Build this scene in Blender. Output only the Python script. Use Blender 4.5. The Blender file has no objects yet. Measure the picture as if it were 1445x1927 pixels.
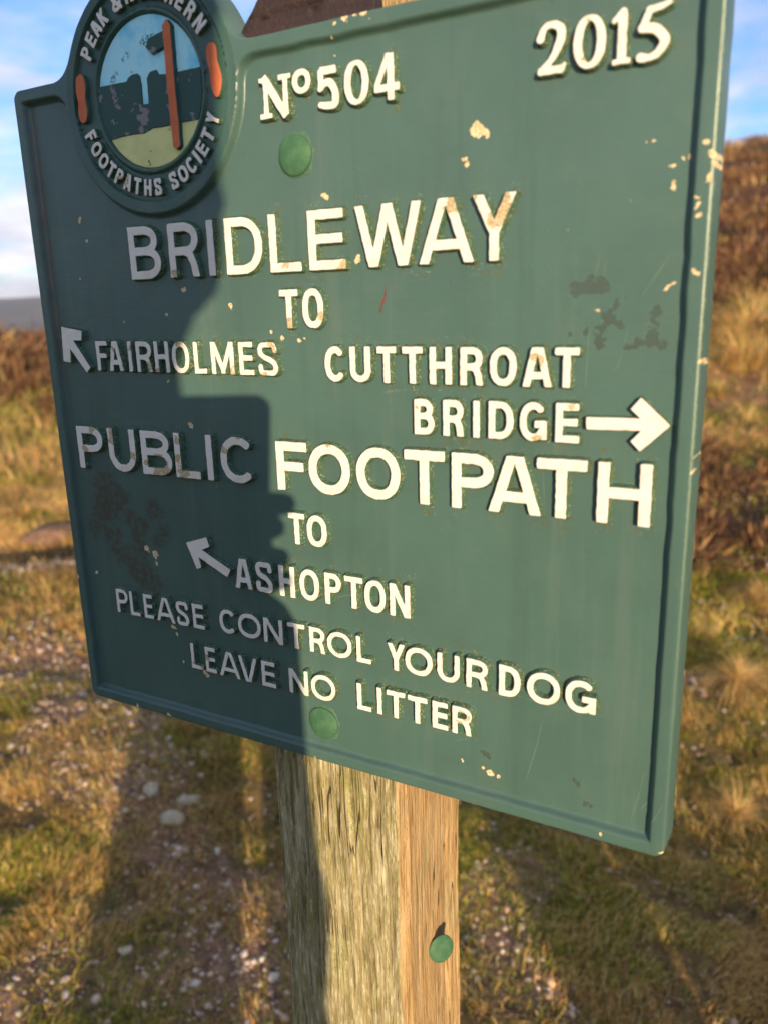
import bpy, math, random
import numpy as np
from mathutils import Vector, Matrix, Euler

sc = bpy.context.scene
COL = sc.collection
U = 0.5                      # one sign width in metres
ZB = 1.1629                  # height of the plate's lower edge above the ground

# ------------------------------------------------------------ camera
cam = bpy.data.objects.new('camera', bpy.data.cameras.new('camera'))
COL.objects.link(cam); sc.camera = cam
cam.data.sensor_fit = 'VERTICAL'; cam.data.sensor_height = 24.0
cam.data.lens = 1480.2/1927*24.0
R_ = Matrix(((0.87959592, -0.09714662, 0.46569685),
             (0.474935,    0.23559506, -0.84789841),
             (-0.02734541, 0.96698371, 0.25336678)))
cam.matrix_world = Matrix.Translation((0.55429, -0.44550, 1.5)) @ R_.to_4x4()
cam.data.clip_start = 0.02; cam.data.clip_end = 60000
cam.data.dof.use_dof = True
cam.data.dof.focus_distance = 0.62
cam.data.dof.aperture_fstop = 3.6

# ------------------------------------------------------------ light
EL = math.radians(7.5)
SUN = Vector((0.609, -0.782, 0.131)).normalized()
sun = bpy.data.objects.new('sun', bpy.data.lights.new('sun', 'SUN'))
COL.objects.link(sun)
sun.data.energy = 4.3; sun.data.angle = math.radians(0.53)
sun.data.color = (1.0, 0.775, 0.52)
sun.rotation_euler = SUN.to_track_quat('Z', 'Y').to_euler()

w = bpy.data.worlds.new('World'); sc.world = w; w.use_nodes = True
SKY_STRENGTH = 0.15

sc.view_settings.view_transform = 'Standard'; sc.view_settings.look = 'None'
sc.view_settings.gamma = 1; sc.view_settings.use_curve_mapping = False
sc.view_settings.exposure = 1.0

# ------------------------------------------------------------ node helpers
class NT:
    def __init__(s, tree):
        s.t = tree; s.n = tree.nodes; s.l = tree.links
    def new(s, typ, **kw):
        n = s.n.new(typ)
        for k, v in kw.items(): setattr(n, k, v)
        return n
    def put(s, inp, v):
        if hasattr(v, 'links') or isinstance(v, bpy.types.NodeSocket): s.l.new(v, inp)
        elif isinstance(v, (tuple, list)) and len(v) == 3 and inp.type == 'RGBA': inp.default_value = (*v, 1)
        else: inp.default_value = v
    def math(s, op, a, b=0.0, c=0.0, clamp=False):
        n = s.new('ShaderNodeMath', operation=op, use_clamp=clamp)
        s.put(n.inputs[0], a); s.put(n.inputs[1], b); s.put(n.inputs[2], c); return n.outputs[0]
    def noise(s, vec, scale, detail=3, rough=.55, lac=2.0, dist=0.0):
        n = s.new('ShaderNodeTexNoise')
        if vec is not None: s.l.new(vec, n.inputs['Vector'])
        n.inputs['Scale'].default_value = scale; n.inputs['Detail'].default_value = detail
        n.inputs['Roughness'].default_value = rough; n.inputs['Lacunarity'].default_value = lac
        n.inputs['Distortion'].default_value = dist
        return n.outputs['Fac']
    def ramp(s, fac, stops, interp='LINEAR'):
        n = s.new('ShaderNodeValToRGB'); n.color_ramp.interpolation = interp
        e = n.color_ramp.elements
        while len(e) < len(stops): e.new(0.5)
        for i, (p, c) in enumerate(stops):
            e[i].position = p; e[i].color = (*c, 1) if len(c) == 3 else c
        s.put(n.inputs[0], fac); return n.outputs[0]
    def step(s, fac, a, b):
        n = s.new('ShaderNodeMapRange'); n.interpolation_type = 'SMOOTHSTEP'
        s.put(n.inputs[0], fac); n.inputs[1].default_value = a; n.inputs[2].default_value = b
        return n.outputs[0]
    def mix(s, f, a, b, blend='MIX'):
        n = s.new('ShaderNodeMix', data_type='RGBA', blend_type=blend)
        s.put(n.inputs[0], f); s.put(n.inputs[6], a); s.put(n.inputs[7], b); return n.outputs[2]
    def attr(s, name):
        n = s.new('ShaderNodeAttribute', attribute_name=name); return n
    def vmap(s, vec, scale=(1, 1, 1), loc=(0, 0, 0)):
        n = s.new('ShaderNodeMapping'); s.l.new(vec, n.inputs[0])
        n.inputs['Scale'].default_value = scale; n.inputs['Location'].default_value = loc; return n.outputs[0]
    def bump(s, h, strength, dist, normal=None):
        n = s.new('ShaderNodeBump'); s.put(n.inputs['Height'], h)
        n.inputs['Strength'].default_value = strength; n.inputs['Distance'].default_value = dist
        if normal is not None: s.l.new(normal, n.inputs['Normal'])
        return n.outputs[0]

def material(name):
    m = bpy.data.materials.new(name); m.use_nodes = True
    t = NT(m.node_tree); bs = m.node_tree.nodes['Principled BSDF']
    return m, t, bs

# world: physical sky, with clouds laid over it by direction
T = NT(w.node_tree)
bg = w.node_tree.nodes['Background']
sky = T.new('ShaderNodeTexSky', sky_type='NISHITA'); sky.sun_disc = False
sky.sun_elevation = EL; sky.sun_rotation = math.atan2(SUN.x, SUN.y)
sky.altitude = 400; sky.air_density = 1.0; sky.dust_density = 0.6; sky.ozone_density = 2.0
tc = T.new('ShaderNodeTexCoord')
sx = T.new('ShaderNodeSeparateXYZ'); T.l.new(tc.outputs['Generated'], sx.inputs[0])
den = T.math('ADD', T.math('MAXIMUM', sx.outputs[2], 0.0), 0.16)
cx = T.new('ShaderNodeCombineXYZ')
T.l.new(T.math('DIVIDE', sx.outputs[0], den), cx.inputs[0]); T.l.new(T.math('DIVIDE', sx.outputs[1], den), cx.inputs[1])
cl = T.noise(T.vmap(cx.outputs[0], (1, 1, 1), (3.1, 7.4, 0)), 0.95, 7, .52, 2.1, .25)
cl2 = T.noise(T.vmap(cx.outputs[0], (1, 1, 1), (9.1, 1.4, 0)), 2.6, 5, .55)
low = T.step(sx.outputs[2], 0.26, 0.02)
cov = T.math('ADD', T.math('MULTIPLY_ADD', cl2, .22, cl), T.math('MULTIPLY', low, .13))
cmask = T.step(cov, 0.54, 0.75)
shade = T.ramp(T.noise(T.vmap(cx.outputs[0], (1, 1, 1), (1.1, 2.4, 0)), 1.6, 5, .6), [(.33, (2.1, 2.15, 2.6)), (.66, (4.3, 4.1, 4.15))])
skyc = T.mix(1.0, sky.outputs[0], (0.42, 0.68, 1.06), 'MULTIPLY')
full = T.mix(T.math('MULTIPLY', cmask, .95), skyc, shade)
T.l.new(full, bg.inputs[0]); bg.inputs[1].default_value = SKY_STRENGTH

# ------------------------------------------------------------ noise in numpy
def vnoise(x, y, seed=0):
    x = np.asarray(x, float); y = np.asarray(y, float)
    xi = np.floor(x).astype(np.int64); yi = np.floor(y).astype(np.int64)
    fx = x-xi; fy = y-yi; fx = fx*fx*(3-2*fx); fy = fy*fy*(3-2*fy)
    def h(a, b):
        n = (a*374761393 + b*668265263 + seed*974634777) & 0x7fffffff
        n = ((n ^ (n >> 13))*1274126177) & 0x7fffffff
        return ((n ^ (n >> 16)) & 0xffff)/65535.0
    return (h(xi, yi)*(1-fx)+h(xi+1, yi)*fx)*(1-fy)+(h(xi, yi+1)*(1-fx)+h(xi+1, yi+1)*fx)*fy
def fbm(x, y, oct=4, seed=0, gain=.5):
    s = 0; a = 1; t = 0
    for i in range(oct):
        s = s+a*vnoise(np.asarray(x)*2**i+17.3*i, np.asarray(y)*2**i-9.1*i, seed+i); t += a; a *= gain
    return s/t
def sstep(a, b, x):
    t = np.clip((np.asarray(x, float)-a)/(b-a), 0, 1); return t*t*(3-2*t)

# ------------------------------------------------------------ object helpers
def link(o, parent=None, loc=None):
    COL.objects.link(o)
    if parent is not None: o.parent = parent
    if loc is not None: o.location = loc
    return o
def tag(o, label=None, cat=None, group=None, kind=None):
    if label: o['label'] = label
    if cat: o['category'] = cat
    if group: o['group'] = group
    if kind: o['kind'] = kind
    return o
def empty(name, loc, label, cat, group=None):
    o = bpy.data.objects.new(name, None); o.location = loc; o.empty_display_size = .1
    COL.objects.link(o); return tag(o, label, cat, group)
def np_mesh(name, V, F, mats=(), fm=None, smooth=True):
    """V (n,3); F list of tuples or an (m,k) array."""
    me = bpy.data.meshes.new(name)
    V = np.asarray(V, np.float32)
    if isinstance(F, np.ndarray):
        m, k = F.shape
        me.vertices.add(len(V)); me.vertices.foreach_set('co', V.ravel())
        me.loops.add(m*k); me.loops.foreach_set('vertex_index', F.ravel().astype(np.int32))
        me.polygons.add(m); me.polygons.foreach_set('loop_start', np.arange(0, m*k, k, dtype=np.int32))
        me.update(calc_edges=True); me.validate()
    else:
        me.from_pydata(V.tolist(), [], F); me.update()
    for mt in mats: me.materials.append(mt)
    if fm is not None: me.polygons.foreach_set('material_index', np.asarray(fm, np.int32))
    if smooth: me.polygons.foreach_set('use_smooth', np.ones(len(me.polygons), bool))
    return me
def set_attr(me, name, vals):
    a = me.attributes.new(name, 'FLOAT', 'POINT'); a.data.foreach_set('value', np.asarray(vals, np.float32))
def set_col(me, name, rgb):
    a = me.attributes.new(name, 'FLOAT_COLOR', 'POINT')
    c = np.ones((len(rgb), 4), np.float32); c[:, :3] = rgb; a.data.foreach_set('color', c.ravel())
def obj(name, me, parent=None, loc=None): return link(bpy.data.objects.new(name, me), parent, loc)

# ------------------------------------------------------------ the ground
CX, CY = 0.554, -0.4455
FW = np.array([-.4815, .8764]); RT = np.array([.8764, .4815])
def ab(x, y): return (x-CX)*FW[0]+(y-CY)*FW[1], (x-CX)*RT[0]+(y-CY)*RT[1]
def xy(a, b): return CX+a*FW[0]+b*RT[0], CY+a*FW[1]+b*RT[1]
def height(x, y):
    a, b = ab(x, y); r = np.hypot(a, b)
    wr = sstep(-.22, .16, b/np.maximum(r, .5))*sstep(-.35, .25, a/np.maximum(r, .5))
    # right: heather hillside climbing to a moor top
    rr = np.hypot(a, b)
    hr = .11*np.clip(rr-3.9, 0, 6)**1.15 + .205*np.clip(rr-10, 0, 1e9)
    top = 10.9+1.3*fbm(x*.03+5, y*.03, 3, 5)
    hr = np.where(hr > top-4, top-4+4*np.tanh((hr-(top-4))/4), hr)
    hr = hr + sstep(6, 20, r)*(fbm(x*.35, y*.35, 4, 3)-.5)*1.0
    # left: a low heather bank, then the edge of the moor and the valley
    hl = .74*sstep(4.5, 17, rr)*sstep(-.5, .1, a/np.maximum(r, .5)) - .04*np.clip(rr-19, 0, 60) - .22*np.clip(rr-79, 0, 700)
    hl = hl + sstep(5, 15, r)*(fbm(x*.3, y*.3, 4, 9)-.5)*.55
    z = hl*(1-wr)+hr*wr*sstep(2600, 900, rr)
    z = z+.055*np.clip(a-.7, 0, 3.4)*sstep(-1, 1, a)
    z = z-.16*np.exp(-((a-4.42-.1*(fbm(x*2, y*2, 2, 14)-.5))/.20)**2)*sstep(-1.1, -1.5, b)*(a > 0)
    near = (fbm(x*1.7, y*1.7, 4, 21)-.5)*.10*sstep(.8, 2.2, r)+(fbm(x*7, y*7, 3, 25)-.5)*.045+(fbm(x*24, y*24, 2, 27)-.5)*.014
    return z+near*sstep(60, 10, r)
def zone(x, y):
    """gravel, green, straw, heather weights"""
    a, b = ab(x, y); r = np.hypot(a, b)
    n1 = fbm(x*1.3+3, y*1.3, 4, 31); n2 = fbm(x*.8+8, y*.8, 4, 37); n3 = fbm(x*2.7, y*2.7, 4, 41); n5 = fbm(x*.45, y*.45, 3, 47)
    # worn gravel strip to the left of the post and an eroded track behind
    gl = np.exp(-((b+.26+.70*(a-1.4))/.36)**2)*sstep(4.2, 3.0, a)+.8*np.exp(-((a-1.42)**2+(b+.85)**2)/.045)
    gl = gl+.75*sstep(.50, .66, fbm(x*3.3+40, y*3.3, 4, 101))*sstep(0, .3, b)*sstep(3.6, 2.6, a)
    tr = np.exp(-((a-4.5-.12*b+.5*(n5-.5))/.42)**2)*(b < 1)
    tr2 = np.exp(-((a-7.0+.4*(n5-.5))/1.0)**2)*(b > 1)*.9
    gravel = np.clip(.85*sstep(.42, .72, gl*.75+1.1*(n3-.5)+.2*n1)+sstep(.35, .6, tr+.4*(n3-.5))+sstep(.4, .7, tr2+.5*(n3-.5)), 0, 1)
    far_h = sstep(8.3, 10.5, r+3*(n5-.5))
    band = np.exp(-((a-4.45)/.85)**2)*sstep(1.1, 1.5, b)
    heather = np.clip(far_h*sstep(.30, .42, n2+.05)+sstep(.42, .62, band*.95+1.1*(n1-.5)+.5*(n3-.5)), 0, 1)
    straw = np.clip((.7+.3*sstep(2.5, 4.5, r))*sstep(.46, .62, .6*fbm(x*2.1+31, y*2.1+7, 4, 83)+n2*.4)+.6*np.exp(-((r-7)/2.5)**2), 0, 1)
    gravel = gravel*(1-heather)
    straw = straw*(1-gravel)*(1-heather)
    green = np.clip(1-gravel-heather-straw, 0, 1)
    return gravel, green, straw, heather, n1, n2, n3

def build_ground():
    rings = [0.0]; r = .25
    while r < 700: rings.append(r); r *= 1.016
    rings = np.array(rings)
    base = math.atan2(FW[1], FW[0])
    an = np.concatenate([np.linspace(-46, 46, 300), np.linspace(46, 314, 90)[1:-1]])
    an = np.radians(an)+base
    nr, na = len(rings), len(an)
    X = CX+rings[:, None]*np.cos(an)[None]; Y = CY+rings[:, None]*np.sin(an)[None]
    Z = height(X, Y)
    V = np.stack([X, Y, Z], -1).reshape(-1, 3)
    i, j = np.meshgrid(np.arange(nr-1), np.arange(na), indexing='ij'); j2 = (j+1) % na
    F = np.stack([i*na+j, (i+1)*na+j, (i+1)*na+j2, i*na+j2], -1).reshape(-1, 4)
    g, gr, st, he, n1, n2, n3 = [q.reshape(-1) for q in zone(X, Y)]
    col = (g[:, None]*np.array([.23, .135, .088])+gr[:, None]*np.array([.10, .095, .025])
           + st[:, None]*np.array([.20, .12, .05])+he[:, None]*np.array([.105, .052, .028]))
    ga, gb = ab(X.reshape(-1), Y.reshape(-1)); er = (g*sstep(.8, 1.4, gb)*sstep(4.5, 5.5, ga))[:, None]
    col = col*(1-er)+er*np.array([.26, .135, .07])
    peat = np.exp(-((ga-4.38)/.26)**2)*sstep(-1.0, -1.4, gb)*(ga > 0)
    col = col*(1-peat[:, None])+peat[:, None]*np.array([.05, .028, .024])
    col *= (.75+.5*n3[:, None])
    me = np_mesh('ground', V, F)
    set_col(me, 'tint', col); set_attr(me, 'gravel', g); set_attr(me, 'heath', he)
    m, t, bs = material('moor_soil')
    co = t.new('ShaderNodeTexCoord').outputs['Object']
    a = t.attr('tint').outputs['Color']
    f1 = t.noise(co, 42, 6, .65); f2 = t.noise(co, 9, 5, .6); f3 = t.noise(co, 1.3, 6, .62)
    c = t.mix(1, a, t.ramp(f1, [(.3, (.45, .42, .40)), (.5, (1, 1, 1)), (.7, (1.7, 1.6, 1.5))]), 'MULTIPLY')
    c = t.mix(1, c, t.ramp(f2, [(.3, (.62, .6, .55)), (.55, (1, 1, 1)), (.72, (1.5, 1.35, 1.15))]), 'MULTIPLY')
    # far moor: paler bents showing through the heather
    hv = t.attr('heath').outputs['Fac']
    c = t.mix(t.math('MULTIPLY', hv, t.step(f3, .60, .70)), c, (.20, .115, .05))
    c = t.mix(t.math('MULTIPLY', hv, t.step(t.noise(co, 3.1, 5, .6), .58, .68)), c, (.05, .018, .012))
    # small pale grit in the worn soil
    vo = t.new('ShaderNodeTexVoronoi'); t.l.new(co, vo.inputs['Vector']); vo.inputs['Scale'].default_value = 95
    dots = t.math('MULTIPLY', t.step(vo.outputs['Distance'], .34, .22), t.step(vo.outputs['Color'], .55, .62))
    gmask = t.math('MULTIPLY', dots, t.math('MULTIPLY_ADD', t.attr('gravel').outputs['Fac'], .85, .12))
    c = t.mix(gmask, c, (.46, .34, .26))
    t.l.new(c, bs.inputs['Base Color']); bs.inputs['Roughness'].default_value = .95
    bs.inputs['Specular IOR Level'].default_value = .15
    hsum = t.math('MULTIPLY_ADD', f1, .5, f2)
    t.l.new(t.bump(t.math('ADD', hsum, t.math('MULTIPLY', gmask, .3)), .9, .02), bs.inputs['Normal'])
    me.materials.append(m)
    return tag(obj('ground', me), kind='structure')
build_ground()

def build_far_land():
    # valley floor and the fells beyond it
    base = math.atan2(FW[1], FW[0])
    an = np.radians(np.linspace(0, 360, 721)[:-1])+base
    rings = np.concatenate([np.geomspace(120, 15000, 90)])
    X = CX+rings[:, None]*np.cos(an)[None]; Y = CY+rings[:, None]*np.sin(an)[None]
    rr = rings[:, None]*np.ones_like(X)
    fell = sstep(2200, 6500, rr)
    Z = -165 + fell*(235+130*fbm(X*.00022+4, Y*.00022, 4, 61)) + (fbm(X*.0016, Y*.0016, 4, 67)-.5)*35
    Z = Z + sstep(600, 120, rr)*20
    nr, na = len(rings), len(an)
    V = np.stack([X, Y, Z], -1).reshape(-1, 3)
    i, j = np.meshgrid(np.arange(nr-1), np.arange(na), indexing='ij'); j2 = (j+1) % na
    F = np.stack([i*na+j, (i+1)*na+j, (i+1)*na+j2, i*na+j2], -1).reshape(-1, 4)
    me = np_mesh('far_hills', V, F)
    m, t, bs = material('far_moor_and_fields')
    co = t.new('ShaderNodeTexCoord').outputs['Object']
    sep = t.new('ShaderNodeSeparateXYZ'); t.l.new(co, sep.inputs[0])
    vo = t.new('ShaderNodeTexVoronoi'); t.l.new(co, vo.inputs['Vector']); vo.inputs['Scale'].default_value = .006
    fld = t.ramp(vo.outputs['Color'], [(.2, (.07, .10, .03)), (.5, (.13, .15, .05)), (.8, (.17, .15, .07))])
    moor = t.ramp(t.noise(co, .0025, 5, .6), [(.35, (.05, .045, .03)), (.65, (.12, .085, .05))])
    c = t.mix(t.step(sep.outputs[2], -130, -70), fld, moor)
    t.l.new(c, bs.inputs['Base Color']); bs.inputs['Roughness'].default_value = 1
    me.materials.append(m)
    return tag(obj('far_hills', me), kind='structure')
build_far_land()

def build_haze():
    import bmesh
    bm = bmesh.new(); bmesh.ops.create_cube(bm, size=2)
    for v in bm.verts: v.co = Vector((v.co.x*16000, v.co.y*16000, (v.co.z+1)*.5*620-280))
    me = bpy.data.meshes.new('haze'); bm.to_mesh(me); bm.free()
    m = bpy.data.materials.new('thin_air'); m.use_nodes = True; nt = m.node_tree; nt.nodes.clear()
    o_ = nt.nodes.new('ShaderNodeOutputMaterial'); v = nt.nodes.new('ShaderNodeVolumePrincipled')
    v.inputs['Color'].default_value = (.78, .86, 1, 1); v.inputs['Density'].default_value = 5.5e-5; v.inputs['Anisotropy'].default_value = .1
    nt.links.new(v.outputs[0], o_.inputs['Volume']); me.materials.append(m)
    return tag(obj('haze', me), kind='stuff')
build_haze()

# ------------------------------------------------------------ level-set mesher for the cast metal
def region_mesh(S, H, x0, y0, st, side=(), Hf=None, keep=None):
    """Faces where S<0 (clipped exactly at S=0), z from H; side = [(outward offset, z or None)] walls hung from the edge.
    returns V, F, fmat(0 top,1 side), topmask"""
    ny, nx = S.shape
    ins = S < 0
    cnt = ins[:-1, :-1].astype(int)+ins[:-1, 1:]+ins[1:, 1:]+ins[1:, :-1]
    full = cnt == 4; part = (cnt > 0) & (cnt < 4)
    if keep is not None: full &= keep; part &= keep
    jj, ii = np.nonzero(full)
    idx = -np.ones(ny*nx, np.int64)
    quads = np.stack([jj*nx+ii, jj*nx+ii+1, (jj+1)*nx+ii+1, (jj+1)*nx+ii], -1) if len(jj) else np.zeros((0, 4), int)
    used = np.unique(quads) if len(quads) else np.array([], int)
    idx[used] = np.arange(len(used))
    V = [(x0+(k % nx)*st, y0+(k//nx)*st, H.flat[k]) for k in used.tolist()]
    F = [tuple(q) for q in idx[quads].tolist()] if len(quads) else []
    extra = {}; edges = []
    Sf = S
    def vert(k):
        if idx[k] < 0:
            idx[k] = len(V); V.append((x0+(k % nx)*st, y0+(k//nx)*st, H.flat[k]))
        return int(idx[k])
    def cross(k1, k2):
        key = (min(k1, k2), max(k1, k2))
        if key not in extra:
            a, b = S.flat[key[0]], S.flat[key[1]]; t = a/(a-b)
            t = min(max(t, .02), .98)
            xa, ya = key[0] % nx, key[0]//nx; xb, yb = key[1] % nx, key[1]//nx
            h = H.flat[key[0]]*(1-t)+H.flat[key[1]]*t
            extra[key] = len(V); V.append((x0+(xa+(xb-xa)*t)*st, y0+(ya+(yb-ya)*t)*st, h))
        return extra[key]
    pj, pi = np.nonzero(part)
    for j, i in zip(pj.tolist(), pi.tolist()):
        ks = [j*nx+i, j*nx+i+1, (j+1)*nx+i+1, (j+1)*nx+i]
        poly = []; cr = []
        for q in range(4):
            k1, k2 = ks[q], ks[(q+1) % 4]
            if S.flat[k1] < 0: poly.append(vert(k1))
            if (S.flat[k1] < 0) != (S.flat[k2] < 0):
                c = cross(k1, k2); poly.append(c); cr.append((c, S.flat[k1] < 0))
        if len(poly) >= 3:
            F.append(tuple(poly))
            if len(cr) == 2:
                # walk is counter-clockwise: edge leaves the inside at the crossing flagged True
                a = [c for c, f in cr if f]; b = [c for c, f in cr if not f]
                if a and b: edges.append((a[0], b[0]))
            elif len(cr) == 4:
                for q in range(4):
                    if cr[q][1]: edges.append((cr[q][0], cr[(q+1) % 4][0]))
    fm = [0]*len(F)
    if side and edges:
        gy, gx = np.gradient(S, st)
        ring = {}
        for e in edges:
            for v in e:
                if v in ring: continue
                x, y, z = V[v]
                i = min(max(int(round((x-x0)/st)), 0), nx-1); j = min(max(int(round((y-y0)/st)), 0), ny-1)
                g = np.array([gx[j, i], gy[j, i]]); n = np.linalg.norm(g); g = g/n if n > 1e-9 else g
                lst = [v]
                for off, zz in side:
                    lst.append(len(V)); V.append((x+g[0]*off, y+g[1]*off, z+zz if zz < 0 and zz > -1 else zz))
                ring[v] = lst
        for a, b in edges:
            for q in range(len(side)):
                F.append((ring[b][q], ring[b][q+1], ring[a][q+1], ring[a][q])[::-1] if False else (ring[a][q], ring[a][q+1], ring[b][q+1], ring[b][q])); fm.append(1 if q > 0 else 2)
    return np.array(V, float), F, fm

def to_local(V, ox=0, oy=0):
    """plate coordinates (u, v, n) -> metres, x right, z up, -y out of the face"""
    return np.stack([(V[:, 0]-ox)*U, -V[:, 2]*U, (V[:, 1]-oy)*U], -1)

def spots(x, y, L, grow=1.0):
    s = np.zeros_like(x)
    wx = (fbm(x*110, y*110, 3, 301)-.5)*.011; wy = (fbm(x*110+9, y*110+4, 3, 307)-.5)*.011
    x = x+wx; y = y+wy
    for (u, v, r) in L:
        d = np.hypot(x-u, y-v)/(r*grow)
        s = np.maximum(s, np.clip(1.25-d*.75, 0, 1))
    return s

# ------------------------------------------------------------ lettering: strokes as signed distances
def ell(cx, cy, rx, ry, a0, a1, n=28, p=2.0):
    out = []
    for k in range(n+1):
        a = math.radians(a0+(a1-a0)*k/n); c, s = math.cos(a), math.sin(a)
        out.append((cx+rx*math.copysign(abs(c)**(2/p), c), cy+ry*math.copysign(abs(s)**(2/p), s)))
    return out
def spline(P, n=8):
    P = [P[0]]+list(P)+[P[-1]]; out = []
    for k in range(1, len(P)-2):
        p0, p1, p2, p3 = [np.array(q, float) for q in P[k-1:k+3]]
        for q in range(n):
            t = q/n
            out.append(tuple(.5*((2*p1)+(-p0+p2)*t+(2*p0-5*p1+4*p2-p3)*t*t+(-p0+3*p1-3*p2+p3)*t**3)))
    out.append(tuple(np.array(P[-1], float))); return out

def glyph(ch, w, h, t, style='sans'):
    """list of (points[(x,y[,r])], butt) ; r half thickness"""
    r = t/2; L = []
    def ln(*p, butt=True): L.append(([(q[0], q[1], q[2] if len(q) > 2 else r) for q in p], butt))
    if ch == 'I': ln((w/2, -t), (w/2, h+t))
    elif ch == 'H': ln((r, -t), (r, h+t)); ln((w-r, -t), (w-r, h+t)); ln((r, h*.51), (w-r, h*.51))
    elif ch == 'E': ln((r, -t), (r, h+t)); ln((0, r), (w, r)); ln((0, h-r), (w*.97, h-r)); ln((0, h*.52), (w*.93, h*.52))
    elif ch == 'F': ln((r, -t), (r, h+t)); ln((0, h-r), (w, h-r)); ln((0, h*.5), (w*.88, h*.5))
    elif ch == 'L': ln((r, -t), (r, h+t)); ln((0, r), (w, r))
    elif ch == 'T': ln((w/2, -t), (w/2, h-r)); ln((0, h-r), (w, h-r))
    elif ch == 'A':
        k = r*1.06; ap = t*.30
        def leg(s):
            x0 = w/2-s*(w/2-k); x1 = w/2-s*ap
            dx = (x1-x0)/h
            ln((x0-dx*t, -t), (x1+dx*t*.3, h+t*.3))
        leg(1); leg(-1); ln((w*.22, h*.29), (w*.78, h*.29))
    elif ch == 'V':
        k = r*1.06; ap = t*.3
        for s in (1, -1):
            x1 = w/2-s*(w/2-k); x0 = w/2-s*ap; dx = (x1-x0)/h
            ln((x0-dx*t*.3, -t*.3), (x1+dx*t, h+t))
    elif ch == 'W':
        k = r*1.03; x = [k, w*.29, w*.5, w*.71, w-k]
        ys = [h+t, -t*.2, h+t*.2, -t*.2, h+t]
        for q in range(4): ln((x[q], ys[q]), (x[q+1], ys[q+1]))
    elif ch == 'M':
        ln((r, -t), (r, h+t)); ln((w-r, -t), (w-r, h+t)); ln((r, h+r*.3), (w/2, h*.12)); ln((w/2, h*.12), (w-r, h+r*.3))
        ln((w/2, h*.02), (w/2, h*.2))
    elif ch == 'N': ln((r, -t), (r, h+t)); ln((w-r, -t), (w-r, h+t)); ln((r*.9, h+r*.3), (w-r*.9, -r*.3))
    elif ch == 'Y':
        k = r*1.05; ln((k-.1*t, h+t), (w/2, h*.43)); ln((w-k+.1*t, h+t), (w/2, h*.43)); ln((w/2, -t), (w/2, h*.5))
    elif ch == 'K': ln((r, -t), (r, h+t)); ln((w-r, h+t*.4), (r, h*.42)); ln((w*.33, h*.55), (w-r*.9, -t*.4))
    elif ch == 'O': L.append(([(x, y, r) for x, y in ell(w/2, h/2, w/2-r, h/2-r, 0, 360, 44, 2.15 if w/h > .8 else 2.35)], False))
    elif ch == 'C': L.append(([(x, y, r) for x, y in ell(w/2+w*.01, h/2, w/2-r, h/2-r, 44, 316, 36, 2.2)], True))
    elif ch == 'G':
        L.append(([(x, y, r) for x, y in ell(w/2, h/2, w/2-r, h/2-r, 44, 330, 36, 2.2)], True))
        ln((w-r, r*.4), (w-r, h*.46)); ln((w*.55, h*.44), (w, h*.44))
    elif ch == 'U':
        rr = min(w/2-r, h*.4)
        L.append(([(r, h+t, r), (r, rr+r, r)]+[(x, y, r) for x, y in ell(w/2, rr+r, w/2-r, rr, 180, 360, 20)]+[(w-r, h+t, r)], True))
    elif ch == 'D':
        L.append(([(0, r, r), (w*.42, r, r)]+[(x, y, r) for x, y in ell(w*.42, h/2, w*.58-r, h/2-r, -90, 90, 22, 2.25)]+[(0, h-r, r)], True)); ln((r, 0), (r, h))
    elif ch in 'PRB':
        y1 = h*.48 if ch != 'B' else h*.53
        wb = w if ch != 'B' else w*.93
        cy = (h-r+y1)/2; ry = (h-r-y1)/2
        L.append(([(0, h-r, r), (wb*.5, h-r, r)]+[(x, y, r) for x, y in ell(wb*.5, cy, wb*.5-r, ry, 90, -90, 16, 2.2)]+[(0, y1, r)], True))
        ln((r, -t), (r, h+t))
        if ch == 'R': ln(*( [(w*.52, y1)]+[(w*.70, y1-h*.06)]+[(w*.80, h*.26)]+[(w-r*.95, -t*.5)]), butt=False)
        if ch == 'B':
            cy = (y1+r)/2; ry = (y1-r)/2
            L.append(([(0, y1, r), (w*.52, y1, r)]+[(x, y, r) for x, y in ell(w*.52, cy, w*.48-r, ry, 90, -90, 16, 2.2)]+[(0, r, r)], True))
    elif ch == 'S':
        P = [(w-r*1.05, h*.735), (w*.80, h*.90), (w*.5, h-r), (w*.19, h*.89), (r*1.02, h*.715), (w*.27, h*.575), (w*.66, h*.455), (w-r, h*.275), (w*.80, h*.10), (w*.48, r), (w*.17, h*.105), (r*1.02, h*.285)]
        L.append(([(x, y, r) for x, y in spline(P)], True))
    elif ch == '&':
        P = [(w*.98, h*.02), (w*.55, h*.45), (w*.27, h*.78), (w*.45, h-r), (w*.66, h*.80), (w*.35, h*.52), (r, h*.25), (w*.35, r), (w*.72, h*.14), (w*.92, h*.42)]
        L.append(([(x, y, r) for x, y in spline(P)], True))
    # old-style figures and serif letters, radius varying along the stroke
    elif ch == 'n':   # serif capital N
        s = r*.62
        ln((w*.20, 0, r*.72), (w*.20, h, r*.72)); ln((w*.82, h*.02, r*.8), (w*.82, h, r*.72))
        ln((w*.14, h+r*.2, r*1.15), (w*.82, -r*.1, r*1.1))
        ln((0, s, s), (w*.38, s, s)); ln((0, h-s, s), (w*.25, h-s, s)); ln((w*.62, h-s, s), (w, h-s, s))
    elif ch == 'o': L.append(([(x, y, r*.92) for x, y in ell(w/2, h/2, w/2-r*.95, h/2-r*.9, 0, 360, 36, 2.1)], False))
    elif ch == '0':
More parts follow.
